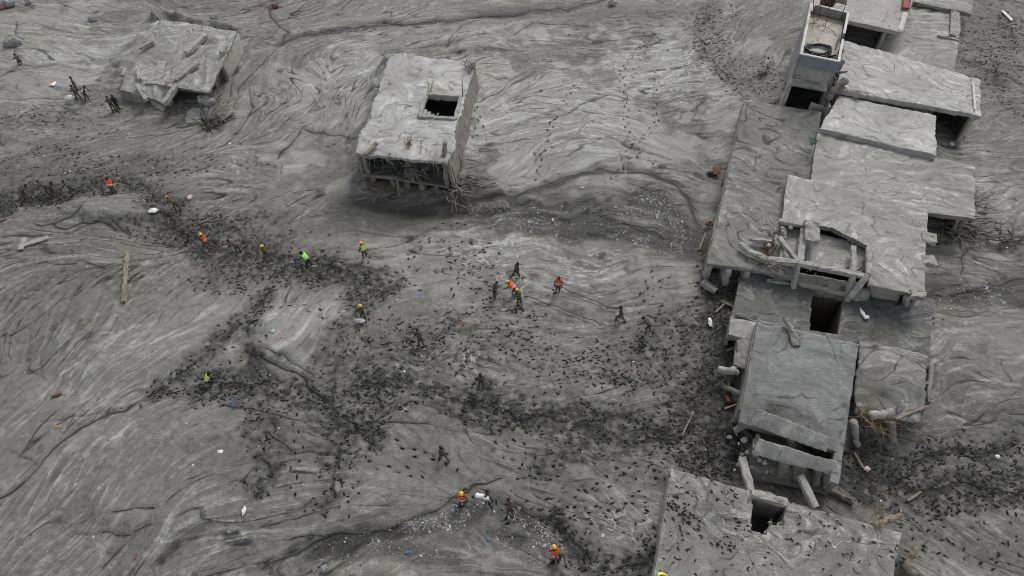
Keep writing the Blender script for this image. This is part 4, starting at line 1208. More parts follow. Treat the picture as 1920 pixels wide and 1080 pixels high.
def house_lowleft():
    z = 2.0
    c = [P(1397, 186, z), P(1540, 210, z), P(1492, 520, z), P(1327, 492, z)]
    h = thing('house', base_of(c), 'long low roof along the left side of the house row, streaked with mud', 'house')
    slab('roof_slab', h, c, .3, [M['lowroof'], M['concrete']], .11, 111, ang=.75, amp=.032, wob=.55, wt=.8, pal=.5, jit=.10, sag=.08, wetblobs=[(.85, .12, .35, .10, .55), (.15, .25, .2, .12, .25), (.9, .55, .2, .3, .35), (.2, .8, .3, .12, .25)])
    q = storey(h, c, -.3, M['concrete'], .96, 'lbr', seed=112)
    for f in (.0, .22, .45):
        p = q[3].lerp(q[2], f)
        beam('column', h, Vector((p.x, p.y - .1, -.3)), Vector((p.x, p.y - .1, z - .25)), .7 if f != .22 else 1.1, .4, M['beam'], .02)
    wall('wall', h, q[3] + Vector((0, .8, 0)), q[2] + Vector((0, .8, 0)), -.3, z - .3, M['concrete'], .2, 117)
    beam('ledge', h, P(1316, 528, .7), P(1342, 546, .6), .5, .3, M['concrete'], .03)
    return h


house_lowleft()


def house_overhang():
    z = 2.3
    c = [P(1532, 254, z), P(1790, 300, z), P(1832, 400, z), P(1518, 350, z)]
    c[1] = P(1828, 322, z)
    c[0] = P(1534, 250, z)
    h = thing('house', base_of(c), 'house with wide rippled mud roof overhanging a dark cavity on its right', 'house')
    slab('roof_slab', h, [P(1534, 248, z), P(1828, 312, z), P(1828, 410, z), P(1514, 372, z)], .3, RM, .10, 121, arc=(.85, 1.6), amp=.03, wob=.4, wt=.5, pal=.95, jit=.12, sag=.07)
    q = storey(h, [P(1534, 248, z), P(1828, 312, z), P(1828, 410, z), P(1514, 372, z)], -.3, M['concrete'], .90, 'lb', seed=122)
    beam('column', h, P(1783, 440, -.2), P(1797, 405, z - .2), .3, .3, M['concrete'], .02)
    beam('column', h, Vector((q[1].x, q[1].y, -.3)), q[1] - Vector((0, 0, .2)), .3, .3, M['concrete'], .02)
    wall('wall', h, P(1735, 380, 0), P(1735, 300, 0), -.3, 2.0, M['concrete'], .2, 127)
    return h


house_overhang()


def house_big():
    z = 2.8
    c = [P(1478, 328, z), P(1740, 392, z), P(1734, 556, z), P(1452, 492, z)]
    h = thing('house', base_of(c), 'large mud rippled roof at the middle of the row with shattered beam frame in front', 'house')
    hole = [P(1440, 430, z), P(1470, 415, z), P(1560, 428, z), P(1628, 462, z), P(1628, 540, z), P(1430, 500, z)]
    slab('roof_slab', h, c, .32, RM, .095, 131, arc=(1.1, .75), amp=.032, wob=.45, wt=.45, pal=1.0, jit=.09, sag=.06, hole=hole)
    for k in range(2):
        beam('roof_stub', h, P(1728, (446, 489)[k], z - .1), P(1754, (449, 491)[k], z - .1), .9, .42, M['beam'], .04)
    beam('roof_stub', h, P(1706, 552, z - .15), P(1734, 556, z - .15), .6, .4, M['beam'], .04)
    # the sunken broken bay
    zb = 2.1
    bay = [P(1470, 424, zb), P(1630, 458, zb + .15), P(1624, 514, zb), P(1436, 484, zb - .05)]
    slab('bay_slab', h, bay, .2, RM, .10, 132, ang=1.2, amp=.05, wob=.9, pal=.8, wt=.3, jit=.2)
    B = M['beam']
    for a, b, w, t in (((1440, 486, 2.7), (1498, 494, 2.75), .36, .34), ((1498, 494, 2.75), (1602, 514, 2.75), .38, .36), ((1602, 513, 2.7), (1628, 520, 2.7), .40, .3),
                       ((1507, 430, 2.75), (1500, 490, 2.75), .42, .26), ((1462, 446, 2.7), (1496, 492, 2.75), .34, .26), ((1600, 462, 2.75), (1600, 508, 2.75), .34, .22), ((1628, 464, 2.9), (1628, 514, 2.85), .3, .3),
                       ((1460, 414, 2.75), (1508, 424, 2.8), .34, .3), ((1496, 496, 2.7), (1485, 546, .9), .34, .3), ((1600, 516, 2.7), (1586, 574, .7), .38, .3), ((1628, 516, 3.0), (1594, 558, 1.6), .40, .32),
                       ((1438, 526, 1.2), (1486, 532, 1.15), .3, .26), ((1402, 470, 2.4), (1440, 488, 2.4), .4, .34), ((1388, 458, 2.4), (1404, 470, 2.4), .36, .32), ((1404, 448, 2.5), (1446, 452, 2.5), .3, .26)):
        beam('beam', h, P(*a), P(*b), w, t, B, .025)
    beam('roof_lump', h, P(1522, 416, 3.15), P(1522, 454, 3.0), .95, .5, M['beam'], .05)
    # cracked front face under the frame with crumbled openings, and lower beige wall
    slab('fascia', h, [P(1440, 500, 2.1), P(1618, 534, 2.1), P(1604, 553, 1.4), P(1440, 518, 1.5)], .15, [M['concrete'], M['concrete']], .14, 133, amp=.05, jit=.12, sag=0)
    rng = random.Random(8)
    slab('wall', h, [P(1494, 528, 1.6), P(1596, 552, 1.5), P(1586, 564, .8), P(1496, 545, .85)], .15, [M['beige'], M['beige']], .3, 134, amp=.015, jit=.04, sag=0)
    slab('wall', h, [P(1630, 528, 2.4), P(1696, 545, 2.4), P(1680, 571, .8), P(1632, 560, .9)], .15, [M['beige'], M['beige']], .3, 135, amp=.01, jit=.03, sag=0, label='clean beige wall under the roof corner')
    slab('wall_panel', h, [P(1604, 545, 1.5), P(1640, 536, 1.7), P(1622, 574, .9), P(1596, 570, .9)], .3, [M['beam'], M['beam']], .25, 136, amp=.03, jit=.1, sag=0)
    beam('column', h, P(1699, 578, .6), P(1700, 556, 2.4), .35, .35, M['beige'], .01)
    q = inset(c, .93)
    wall('wall', h, q[0], q[3], -.3, z - .3, M['concrete'], .2, 137)
    wall('wall', h, q[1], q[2], -.3, z - .3, M['concrete'], .2, 138)
    wall('wall', h, P(1452, 500, 0), P(1700, 540, 0), -.3, 2.0, M['concrete'], .2, 139)
    rubble('rubble', h, P(1462, 500, 1.9), (.9, .25, .2), 46, .13, M['concrete'], 12)
    rubble('rubble', h, P(1452, 440, 2.5), (.5, .5, .15), 26, .2, M['beam'], 13)
    rubble('rubble', h, P(1560, 510, 2.0), (1.6, .2, .15), 40, .11, M['concrete'], 14)
    bars('reinforcing_bar', h, [(wander(P(1445 + rng.uniform(-18, 14), 452 + rng.uniform(-10, 20), 2.3), P(1440 + rng.uniform(-25, 10), 475 + rng.uniform(-10, 25), 2.0), 4, .1, rng), .03, .02) for k in range(16)], M['rust'])
    return h


house_big()
tangle('root_heap', P(1792, 426, .2), .8, 60, 2.0, .10, M['root'], 'heap of dark branches piled against the overhanging roof cavity on the right', 'branches', 31, bias=(.7, .2, -.1), up=.15)
tangle('branch', P(1826, 398, .15), .6, 30, 2.4, .07, M['root'], 'dry brushwood drift running up to the right of the overhanging roof', 'branches', 32, bias=(1.0, .8, 0), up=.1)
tangle('white_cable', P(1776, 452, .5), .35, 12, 1.3, .035, M['root'], 'pale twisted cables beside the branch heap', 'cable', 33, bias=(0, -.6, 0))


def house_split():
    z = 1.15
    h = thing('house', P(1555, 600, 0), 'low dark roof with a black square shaft, below the large rippled roof', 'house')
    c = [P(1393, 500, z), P(1752, 560, z), P(1740, 690, z), P(1362, 632, z)]
    hole = [P(1523, 548, z), P(1581, 560, z), P(1572, 626, z), P(1518, 618, z)]
    slab('roof_slab', h, c, .3, DM, .10, 141, ang=.6, amp=.035, wob=.9, wt=.45, pal=.75, jit=.08, hole=hole, wetblobs=[(.33, .35, .10, .25, .6), (.72, .55, .2, .18, .7), (.25, .25, .12, .2, .4)])
    q = storey(h, c, -.4, M['concrete'], .96, 'lbr', seed=142)
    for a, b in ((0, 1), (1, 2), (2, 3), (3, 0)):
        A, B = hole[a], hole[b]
        slab('shaft_wall', h, [A - Vector((0, 0, .2)), B - Vector((0, 0, .2)), Vector((B.x, B.y, -3.2)), Vector((A.x, A.y, -3.2))], .12, [M['darkroot'], M['darkroot']], .3, 146 + a, amp=.01, jit=.02, sag=0)  # dark root colour on these walls paints in the shaft's shade
    beam('beam', h, P(1380, 588, z + .1), P(1420, 604, z + .1), .3, .22, M['concrete'], .03)
    c2 = [P(1368, 598, 1.35), P(1422, 604, 1.35), P(1418, 640, 1.3), P(1365, 628, 1.3)]
    slab('roof_fragment', h, c2, .35, RM, .11, 151, ang=1.2, amp=.04, wob=.9, jit=.1)
    beam('beam', h, P(1386, 640, .9), P(1380, 690, .8), .4, .5, M['concrete'], .04)
    beam('beam', h, P(1398, 640, 1.1), P(1388, 690, 1.0), .9, .4, M['concrete'], .04)
    return h


house_split()
log('stub_beam', P(1346, 692, .95), P(1384, 696, 1.0), .22, .26, M['beam'], 'pale stub of broken beam poking left from the row beside the light grey roof', 'beam', seed=41, knobs=1)
log('root_stub', P(1352, 722, .2), P(1392, 742, .6), .16, .2, M['root'], 'dark fallen post in the mud left of the light grey roof', 'log', seed=42, knobs=1)
beam('short_beam', None, P(1378, 808, .5), P(1404, 792, .7), .38, .3, M['beam'], .02)
tag(bpy.data.objects['short_beam'], 'short pale beam sticking out left of the upper fallen wall strip', 'beam')


def house_lightroof():
    z = 2.0
    c = [P(1421, 600, z), P(1610, 645, z), P(1572, 908, z - .3), P(1374, 850, z - .3)]
    h = thing('house', base_of(c), 'light grey flat roof with scoured white streaks in the lower half of the row', 'house')
    hole = [P(1350, 790, 1.8), P(1398, 796, 1.8), P(1566, 846, 1.8), P(1552, 925, 1.8), P(1340, 880, 1.8)]
    slab('roof_slab', h, c, .25, [M['coolroof'], M['concrete']], .10, 161, hole=hole, ang=.25, amp=.028, wob=.7, wt=.55, pal=.55, jit=.05, sag=.04, veins=.4, wetblobs=[(.35, .66, .4, .07, .75), (.6, .72, .3, .06, .6), (.3, .08, .12, .05, .5), (.65, .14, .3, .03, .5), (.05, .6, .08, .3, .4), (.85, .85, .12, .2, .5), (.3, .85, .5, .12, .7)])
    q = storey(h, [c[0], c[1], c[2], c[0].lerp(c[3], .70)], -.4, M['concrete'], .95, 'lbr', seed=162)
    wall('wall', h, P(1400, 800, 0), P(1560, 842, 0), -.4, 1.5, M['concrete'], .2, 166)
    beam('beam', h, P(1474, 598, z + .4), P(1487, 622, z + .1), .28, .26, M['beam'], .02)
    beam('ridge', h, P(1486, 622, z + .05), P(1494, 648, z + .03), .5, .16, M['concrete'], .04)
    return h


house_lightroof()


def house_domed():
    z = 1.55
    c = [P(1611, 634, z), P(1742, 664, z), P(1730, 792, z - .2), P(1602, 774, z - .2)]
    h = thing('house', base_of(c), 'rounded mud buried roof with torn open front beside the light grey roof', 'house')
    slab('roof_slab', h, c, .25, [M['lowroof'], M['concrete']], .09, 171, arc=(.35, 1.1), amp=.05, wob=.5, wt=.75, pal=.75, jit=.22, crown=.35, sag=.12)
    wall('wall', h, P(1612, 720, 0), P(1726, 740, 0), -.3, 1.2, M['concrete'], .2, 172)
    wall('wall', h, P(1728, 700, 0), P(1722, 770, 0), -.3, 1.2, M['concrete'], .2, 173)
    log('edge_roll', P(1630, 780, 1.5), P(1676, 776, 1.5), .26, .24, M['beam'], None, parent=h, seed=51, knobs=0)
    log('column', P(1600, 790, 1.2), P(1608, 838, -.1), .28, .18, M['beam'], None, parent=h, seed=52, knobs=0)
    log('column', P(1672, 790, 1.2), P(1674, 830, -.1), .24, .2, M['concrete'], None, parent=h, seed=53, knobs=0)
    beam('beam', h, P(1680, 785, 1.4), P(1738, 762, 1.5), .14, .14, M['wood'], .01)
    return h


house_domed()
tangle('reed_bundle', P(1632, 784, 1.3), .35, 50, 1.5, .03, M['straw'], 'orange brown split bamboo and twigs hanging from the torn rounded roof', 'branches', 34, bias=(.4, -.3, -.1))
tangle('reed_bundle', P(1690, 796, .5), .5, 40, 1.8, .035, M['wood'], 'pale stick bundle on the mud right of the torn rounded roof', 'branches', 35, bias=(1.0, .5, .1))

# fallen wall strips in front of the light roof
def strip(name, q, z, label, seed):
    c = [P(q[0][0], q[0][1], z + .2), P(q[1][0], q[1][1], z + .1), P(q[2][0], q[2][1], z - .45), P(q[3][0], q[3][1], z - .35)]
    h = thing(name, base_of(c), label, 'wall')
    slab('strip', h, c, .3, RM, .055, seed, ang=.2, amp=.03, wob=.9, pal=.6, wt=.4, jit=.1)
    return h, c


h_, c_ = strip('fallen_wall', [(1418, 766), (1560, 820), (1550, 850), (1406, 794)], 2.75, 'upper of two fallen wall strips lying across the front of the light grey roof', 181)
beam('leg', h_, P(1480, 806, 2.0), P(1484, 838, 1.2), .45, .4, M['concrete'], .04)
h_, c_ = strip('fallen_wall', [(1424, 824), (1570, 866), (1562, 892), (1412, 852)], 2.0, 'lower of two fallen wall strips, propped on short posts above the bottom roof', 182)
for a_, b_, w_ in (((1420, 828, 1.6), (1410, 868, .1), .4), ((1474, 850, 1.4), (1466, 896, .1), .55), ((1500, 860, 1.4), (1498, 896, .2), .8), ((1536, 872, 1.4), (1528, 908, .1), .4), ((1556, 880, 1.3), (1546, 912, .1), .7)):
    beam('leg', h_, P(*a_), P(*b_), w_, .35, M['concrete'], .03)
rubble('rubble', h_, P(1405, 850, .6), (.6, .5, .4), 30, .2, M['beam'], 21)
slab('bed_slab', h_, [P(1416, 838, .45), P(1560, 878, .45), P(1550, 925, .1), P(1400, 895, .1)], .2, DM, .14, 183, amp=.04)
beam('fallen_column', None, P(1390, 858, .9), P(1409, 925, .8), .42, .36, M['beam'], .02)
tag(bpy.data.objects['fallen_column'], 'fallen pale column reaching the back left edge of the bottom roof', 'column')
beam('fallen_column', None, P(1500, 892, 1.0), P(1529, 952, .8), .42, .36, M['beam'], .02)
tag(bpy.data.objects['fallen_column.001'], 'fallen pale column reaching the back edge of the bottom roof right of the shaft', 'column')
log('driftwood', G(1550, 918, .15), G(1596, 942, .15), .22, .14, M['root'], 'dark half buried log behind the bottom roof near its right side', 'log', seed=61)


def house_bottom():
    z = 1.0
    c = [P(1258, 880, z), P(1690, 1000, z), P(1660, 1150, z), P(1222, 1110, z)]
    h = thing('house', base_of(c), 'wide low roof at the bottom edge covered in footprints, with a square shaft', 'house')
    hole = [P(1411, 932, z), P(1474, 950, z), P(1470, 986, z), P(1444, 984, z), P(1436, 1004, z), P(1407, 994, z)]
    o, top = slab('roof_slab', h, c, .4, [M['printroof'], M['beam']], .085, 191, ang=.8, amp=.03, wob=1.0, wt=.5, pal=.9, jit=.07, hole=hole, sag=.05, wetblobs=[(.22, .35, .22, .3, .45), (.7, .4, .2, .2, .25)])
    q = storey(h, c, -.4, M['concrete'], .975, 'lbr', seed=192)
    beam('kerb', h, P(1409, 925, z + .12), P(1475, 943, z + .12), .45, .35, M['beam'], .03)
    for i in range(len(hole)):
        A, B = hole[i], hole[(i + 1) % len(hole)]
        slab('shaft_wall', h, [A - Vector((0, 0, .1)), B - Vector((0, 0, .1)), Vector((B.x, B.y, -1.3)), Vector((A.x, A.y, -1.3))], .1, [M['concrete'], M['concrete']], .3, 196 + i, amp=.01, jit=.02, sag=0)
    rubble('rubble', h, P(1458, 992, .5), (.35, .3, .15), 50, .10, M['beam'], 22)
    return h, c


hb, cb = house_bottom()
log('split_log', P(1638, 985, 1.0), P(1685, 965, .5), .2, .14, M['wood'], 'broken pale log at the back right edge of the bottom roof', 'log', seed=62)
tangle('twigs', P(1650, 975, .9), .25, 16, 1.2, .03, M['straw'], 'orange twigs beside the broken log on the bottom roof edge', 'branches', 63, bias=(0, .2, .6))
log('split_log', G(1690, 1074, .4), G(1704, 1040, .8), .22, .12, M['wood'], 'muddy broken log pointing up at the bottom right roof corner', 'log', seed=64)

for o_ in list(bpy.data.objects):
    if o_.parent is None and o_.get('category') == 'house' and o_.location.x > 8: o_['group'] = 'houses in the buried row'
    if o_.name.startswith('fallen_wall') and o_.parent is None: o_['group'] = 'fallen wall strips'
    if o_.name.startswith('fallen_column') and o_.parent is None: o_['group'] = 'fallen columns'
# ------------------------------------------------------------------ scattered things
beam('timber_post', None, G(241, 474, .2), G(233, 568, .12), .26, .2, M['wood'], .03)
tag(bpy.data.objects['timber_post'], 'long brown weathered timber lying upright in the left mud field', 'timber')
beam('muddy_plank', None, G(44, 462, .12), G(92, 448, .15), .45, .12, M['beam'], .02)
tag(bpy.data.objects['muddy_plank'], 'flat mud coated plank at the left, below the trampled trail', 'plank')
beam('muddy_plank', None, G(40, 470, .1), G(48, 450, .2), .4, .12, M['beam'], .02)
tag(bpy.data.objects['muddy_plank.001'], 'short mud coated plank end standing beside the flat plank at left', 'plank')
beam('white_plank', None, G(1878, 22, .12), G(1896, 40, .12), .3, .1, M['whitecloth'], .01)
tag(bpy.data.objects['white_plank'], 'white plank lying at the far top right on dark mud', 'plank')
beam('red_stick', None, G(97, 745, .06), G(116, 739, .08), .16, .1, M['rust'], .01)
tag(bpy.data.objects['red_stick'], 'small rusty red stick on the smooth mud at left', 'stick')
beam('thin_plank', None, G(527, 326, .05), G(530, 308, .06), .09, .06, M['straw'], .004)
tag(bpy.data.objects['thin_plank'], 'thin upright orange lath on smooth mud left of the lone house', 'plank')
beam('orange_plank', None, G(-2, 416, .08), G(14, 411, .08), .16, .1, M['straw'], .01)
tag(bpy.data.objects['orange_plank'], 'small orange lath at the left picture edge', 'plank')


def crumpled(name, c, sx, sy, sz, mat, label, cat, seed, rot=0.0, group=None):
    """crumpled cloth, sack or scrap with folds"""
    rng = random.Random(seed)
    me = bpy.data.meshes.new(name); bm = bmesh.new()
    bmesh.ops.create_icosphere(bm, subdivisions=2, radius=1)
    c = Vector(c)
    for v in bm.verts:
        k = 1 + .28 * math.sin(v.co.x * 5 + seed) * math.cos(v.co.y * 4.3 + seed * 2) + rng.gauss(0, .10)
        x, y, z = v.co.x * sx * k, v.co.y * sy * k, max(-.3, v.co.z * k) * sz
        v.co = (c.x + x * math.cos(rot) - y * math.sin(rot), c.y + x * math.sin(rot) + y * math.cos(rot), c.z + z)
    bm.to_mesh(me); bm.free()
    o = link(name, me, None, mat)
    return tag(o, label, cat, group)


crumpled('white_sheet', G(287, 396, .05), .36, .26, .1, M['whitecloth'], 'white crumpled sheet beside the trail below the orange vested worker at left', 'sheet', 1)
crumpled('pink_bag', G(357, 371, .08), .2, .26, .14, M['pink'], 'pinkish white bag right of the orange helmeted digger', 'bag', 2)
crumpled('paper_scrap', G(100, 159, .08), .36, .28, .14, M['whitecloth'], 'white packet with an orange patch lying alone at upper left', 'packet', 3)
crumpled('orange_patch', G(99, 158, .2), .14, .12, .08, M['helmet_o'], 'small orange lump on the white packet at upper left', 'packet', 4)
crumpled('white_cloth', G(1331, 606, .08), .12, .38, .14, M['whitecloth'], 'white cloth caught at the foot of the house row left wall', 'cloth', 5)
crumpled('white_bag', P(1618, 588, 1.22), .12, .42, .1, M['whitecloth'], 'white plastic strip on the low dark roof right of the black shaft', 'plastic', 6)
crumpled('white_bag', P(1625, 595, 1.3), .18, .14, .12, M['whitecloth'], 'small white scrap next to the plastic strip by the black shaft', 'plastic', 7)
crumpled('white_bundle', G(458, 958, .06), .10, .26, .12, M['whitecloth'], 'whitish bundle on the mud near the lower left', 'bundle', 8)
crumpled('boulder', G(607, 1068, .1), .18, .2, .2, M['stone'], 'single pale stone at the bottom edge left of the gravel', 'stone', 9)
crumpled('boulder', G(1148, 9, .25), .42, .32, .4, M['beam'], 'pale boulder in the stream at the top edge', 'stone', 10)
for i_, (x_, y_, s_, l_) in enumerate(((175, 39, .45, 'dark small boulder at upper left beside the wrecked house mud'), (26, 84, .8, 'large grey boulder at the left edge below the top corner'), (18, 11, .7, 'dark boulder in the top left corner'), (55, 6, .4, 'dark stone at the top edge near the left corner'), (2, 16, .5, 'brown stone at the top left picture corner'), (403, 36, .4, 'dark lump in the churned mud behind the wrecked house'))):
    crumpled('boulder', G(x_, y_, s_ * .3), s_, s_ * .75, s_ * .7, M['stone'] if i_ != 4 else M['brownboard'], l_, 'stone', 20 + i_)
crumpled('orange_stone', G(517, 14, .15), .4, .3, .3, M['brownboard'], 'rust brown lump at the top edge left of the stream', 'stone', 31)
crumpled('green_tin', G(513, 622, .05), .14, .14, .1, M['cyan'], 'pale green round lid on the veined mud', 'lid', 32)
crumpled('blue_bag', G(434, 754, .04), .07, .13, .06, M['blueplastic'], 'blue plastic scrap below the lime shirted man', 'plastic', 33)
crumpled('blue_bag', G(762, 1036, .04), .10, .09, .07, M['blueplastic'], 'blue plastic scrap on the gravel at the bottom', 'plastic', 34)
crumpled('blue_bag', G(915, 1011, .04), .06, .1, .06, M['blueplastic'], 'blue scrap right of the gravel centre near the bottom', 'plastic', 35)
crumpled('red_scrap', P(1365, 748, .1), .12, .22, .12, M['red'], 'red scrap in the dark mud left of the light grey roof', 'scrap', 36)
crumpled('blue_scrap', G(1383, 776, .1), .22, .12, .1, M['blueplastic'], 'light blue scrap beside the light grey roof foot', 'scrap', 37)
crumpled('white_scrap', G(1870, 857, .05), .14, .12, .1, M['whitecloth'], 'white scrap on dark mud right of the lower row', 'scrap', 38)
crumpled('white_scrap', G(1625, 880, .05), .2, .16, .1, M['pink'], 'pinkish scrap on the dark mud between light grey roof and right edge', 'scrap', 39)
crumpled('white_scrap', G(1783, 272, .1), .14, .22, .12, M['whitecloth'], 'white scrap right of the square mud roof', 'scrap', 40)
slab('brown_board', None, [G(1334, 320, .55), G(1350, 322, .6), G(1349, 332, .35), G(1335, 331, .3)], .06, [M['brownboard'], M['brownboard']], .15, 301, amp=.01, jit=.03)
tag(bpy.data.objects['brown_board'], 'brown board leaning on the left wall of the long low roof', 'board')
crumpled('blue_bundle', G(1333, 328, .1), .35, .3, .2, M['darkcloth'], 'dark bundle under the brown board at the long low roof', 'bundle', 41)
slab('yellow_panel', None, [P(1352, 342, 1.5), P(1358, 342, 1.5), P(1355, 352, 1.0), P(1350, 352, 1.0)], .06, [M['yellowpl'], M['yellowpl']], .15, 302, amp=.01, jit=.03)
tag(bpy.data.objects['yellow_panel'], 'small yellow panel on the left wall of the long low roof', 'panel')
crumpled('brown_scrap', G(1328, 425, .3), .3, .25, .25, M['brownboard'], 'reddish scrap at the left foot of the long low roof', 'scrap', 42)
tangle('green_rods', P(1520, 272, 2.3), .12, 10, 1.3, .03, M['greenhose'], 'thin green rods standing in the gap beside the long low roof', 'rods', 66, bias=(0, .1, 1.5), up=.3)
tangle('branch', G(545, 1020 - 990, .15), .1, 6, 2.0, .06, M['darkroot'], 'bare dark branch on the mud at the top edge', 'branches', 67, bias=(1, .6, 0))
log('stick', G(1278, 820, .1), G(1300, 776, .2), .05, .04, M['wood'], 'thin pale stick standing from the trampled ring left of the row', 'stick', seed=68, knobs=0)
log('stick', G(312, 403, .1), G(327, 388, .7), .05, .04, M['wood'], 'reddish shovel shaft held by the orange helmeted digger', 'stick', seed=69, knobs=0)
tangle('dry_branch', G(1880, 640 - 190, .2), .5, 26, 1.6, .05, M['darkroot'], 'loose brushwood on the mud at the right edge', 'branches', 70, bias=(1, .5, 0))
tangle('twig_pile', G(894, 345, .15), .3, 24, 1.1, .04, M['root'], 'small twig pile right of the lone house', 'branches', 71)
tangle('twig_pile', G(150, 608, .1), .2, 14, .8, .035, M['wood'], 'small brown twig clump in the left mud field', 'branches', 72)

rg_ = random.Random(77)


def rope(pts, label, r=.03):
    q = [G(*p, .18) for p in pts]; out = []
    for a, b in zip(q[:-1], q[1:]):
        out += wander(a, b, 6, .04, rg_)[:-1]
    o = tubes('rope', None, [(out + [q[-1]], r, r)], M['rope'])
    tag(o, label, 'rope')


for i_, (x0_, y0_, x1_, y1_, w_, m_, l_) in enumerate(((1352, 566, 1372, 578, .22, 'beam', 'pale splintered board at the dark foot of the low dark roof'), (1340, 588, 1356, 574, .14, 'wood', 'thin timber leaning at the left foot of the low dark roof'), (1362, 660, 1382, 652, .2, 'beam', 'short board beside the broken roof corner left of the light grey roof'),
                                                     (1358, 768, 1384, 760, .12, 'wood', 'narrow lath in black mud left of the light grey roof'), (1392, 806, 1420, 836, .26, 'beam', 'slab splinter under the left end of the upper fallen wall strip'), (1310, 470, 1322, 440, .16, 'wood', 'lath leaning at the left foot of the long low roof'), (720, 352, 700, 384, .12, 'wood', 'thin pole on wet silt in front of the lone house'),
                                                     (664, 378, 690, 374, .1, 'wood', 'thin lath lying left of the pole in front of the lone house'), (905, 352, 930, 346, .12, 'root', 'muddy stick right of the lone house stump'), (1600, 850, 1616, 880, .16, 'wood', 'dark lath in black mud right of the light grey roof'), (1700, 940, 1724, 925, .14, 'wood', 'stick in trodden mud right of the bottom roof'), (420, 226, 440, 214, .3, 'root', 'mud coated plank in the hollow right of the wrecked house'),
                                                     (405, 214, 425, 232, .2, 'root', 'split plank below the mud coated plank near the wrecked house'), (1790, 250, 1808, 262, .25, 'beam', 'block of broken edging right of the square mud roof'), (1168, 700, 1180, 690, .1, 'straw', 'short orange lath in the middle of the print field'), (1020, 655, 1034, 650, .12, 'straw', 'small orange stick left in the print field centre'))):
    beam('debris_board', None, G(x0_, y0_, .12), G(x1_, y1_, .22), w_ * .8, .08, M['root' if m_ == 'beam' else m_], .012, seed=400 + i_)
    tag(bpy.data.objects['debris_board' + ('.%03d' % i_ if i_ else '')], l_, 'board', 'loose debris boards')
rope([(1050, 541), (1085, 556), (1120, 570), (1156, 583)], 'dark rope stretched from the orange vested man to the soldier on his right', .035)
rope([(982, 558), (1013, 568), (1060, 585), (1100, 600), (1135, 612)], 'dark rope running right from the pair with yellow helmets', .035)
rope([(1010, 820), (1060, 838), (1110, 870), (1130, 890)], 'dark cable on the trampled mud below the ring trail', .03)
rope([(1045, 792), (1085, 835), (1128, 866)], 'second cable crossing the trampled mud towards the lower roofs', .025)

# ------------------------------------------------------------------ footprints, pebbles, litter
def stamp(name, pts, parent=None):
    """pts: (x,y,z,angle,length,width): foot holes, their shade painted dark, with a pushed up mud lip"""
    k = 8
    a = np.linspace(0, 2 * np.pi, k, endpoint=False)
    ca, sa = np.cos(a), np.sin(a)
    P_ = np.array(pts, np.float32); n = len(P_)
    rings = [(1.1, -.006), (.97, .031), (.72, .020)]
    V = []
    jit = 1 + .16 * RNG.standard_normal((n, k))
    hum = 1 + .6 * RNG.standard_normal((n, 1))
    for s, z in rings:
        w = 1 - .18 * np.cos(a)[None, :]
        lx = ca[None, :] * P_[:, 4:5] / 2 * s * jit; ly = sa[None, :] * P_[:, 5:6] / 2 * s * w * jit
        c, s_ = np.cos(P_[:, 3:4]), np.sin(P_[:, 3:4])
        zz = P_[:, 2:3] + z * np.clip(hum, .5, 1.6) + 0 * lx
        V.append(np.stack([P_[:, 0:1] + lx * c - ly * s_, P_[:, 1:2] + lx * s_ + ly * c, zz], -1))
    V = np.stack(V, 1)                                   # n, rings, k, 3
    nr = len(rings)
    i = np.arange(k); j = (i + 1) % k
    F = []; MI = []
    for r in range(nr - 1):
        F.append(np.stack([r * k + i, r * k + j, (r + 1) * k + j, (r + 1) * k + i], 1)); MI += [0 if r == 0 else 1] * k
    cap = [(0, 1, 2, 3), (0, 3, 4, 7), (7, 4, 5, 6)]
    F.append(np.array(cap) + (nr - 1) * k); MI += [1] * 3
    F = np.concatenate(F)
    allF = (F[None] + (np.arange(n) * nr * k)[:, None, None]).reshape(-1, 4)
    me = mesh_np(name, V.reshape(-1, 3), allF, True, None, np.tile(MI, n))
    return link(name, me, parent, [M['printmud'], M['printshade']])


pr = [(a[0], a[1], float(z_) - .005, *a[3:]) for a, z_ in zip(pr, bil(hgt, np.array([a[0] for a in pr]), np.array([a[1] for a in pr])))]
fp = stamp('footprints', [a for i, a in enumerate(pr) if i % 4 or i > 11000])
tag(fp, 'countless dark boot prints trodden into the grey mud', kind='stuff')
rp = []
for k in range(380):
    u_, v_ = RNG.random(2)
    if k < 270: u_ = abs(RNG.normal(.25, .2)) % 1; v_ = abs(RNG.normal(.35, .2)) % 1
    q_ = cb[0].lerp(cb[1], u_).lerp(cb[3].lerp(cb[2], u_), v_)
    if P(1403, 960, .7).x - .1 < q_.x < P(1478, 960, .7).x + .1 and 13.0 < q_.y < 15.6: continue
    rp.append((q_.x, q_.y, 1.0, .55 * RNG.standard_normal() - .4, RNG.uniform(.15, .26), RNG.uniform(.045, .08)))
stamp('footprints', rp, hb)['kind'] = 'stuff'


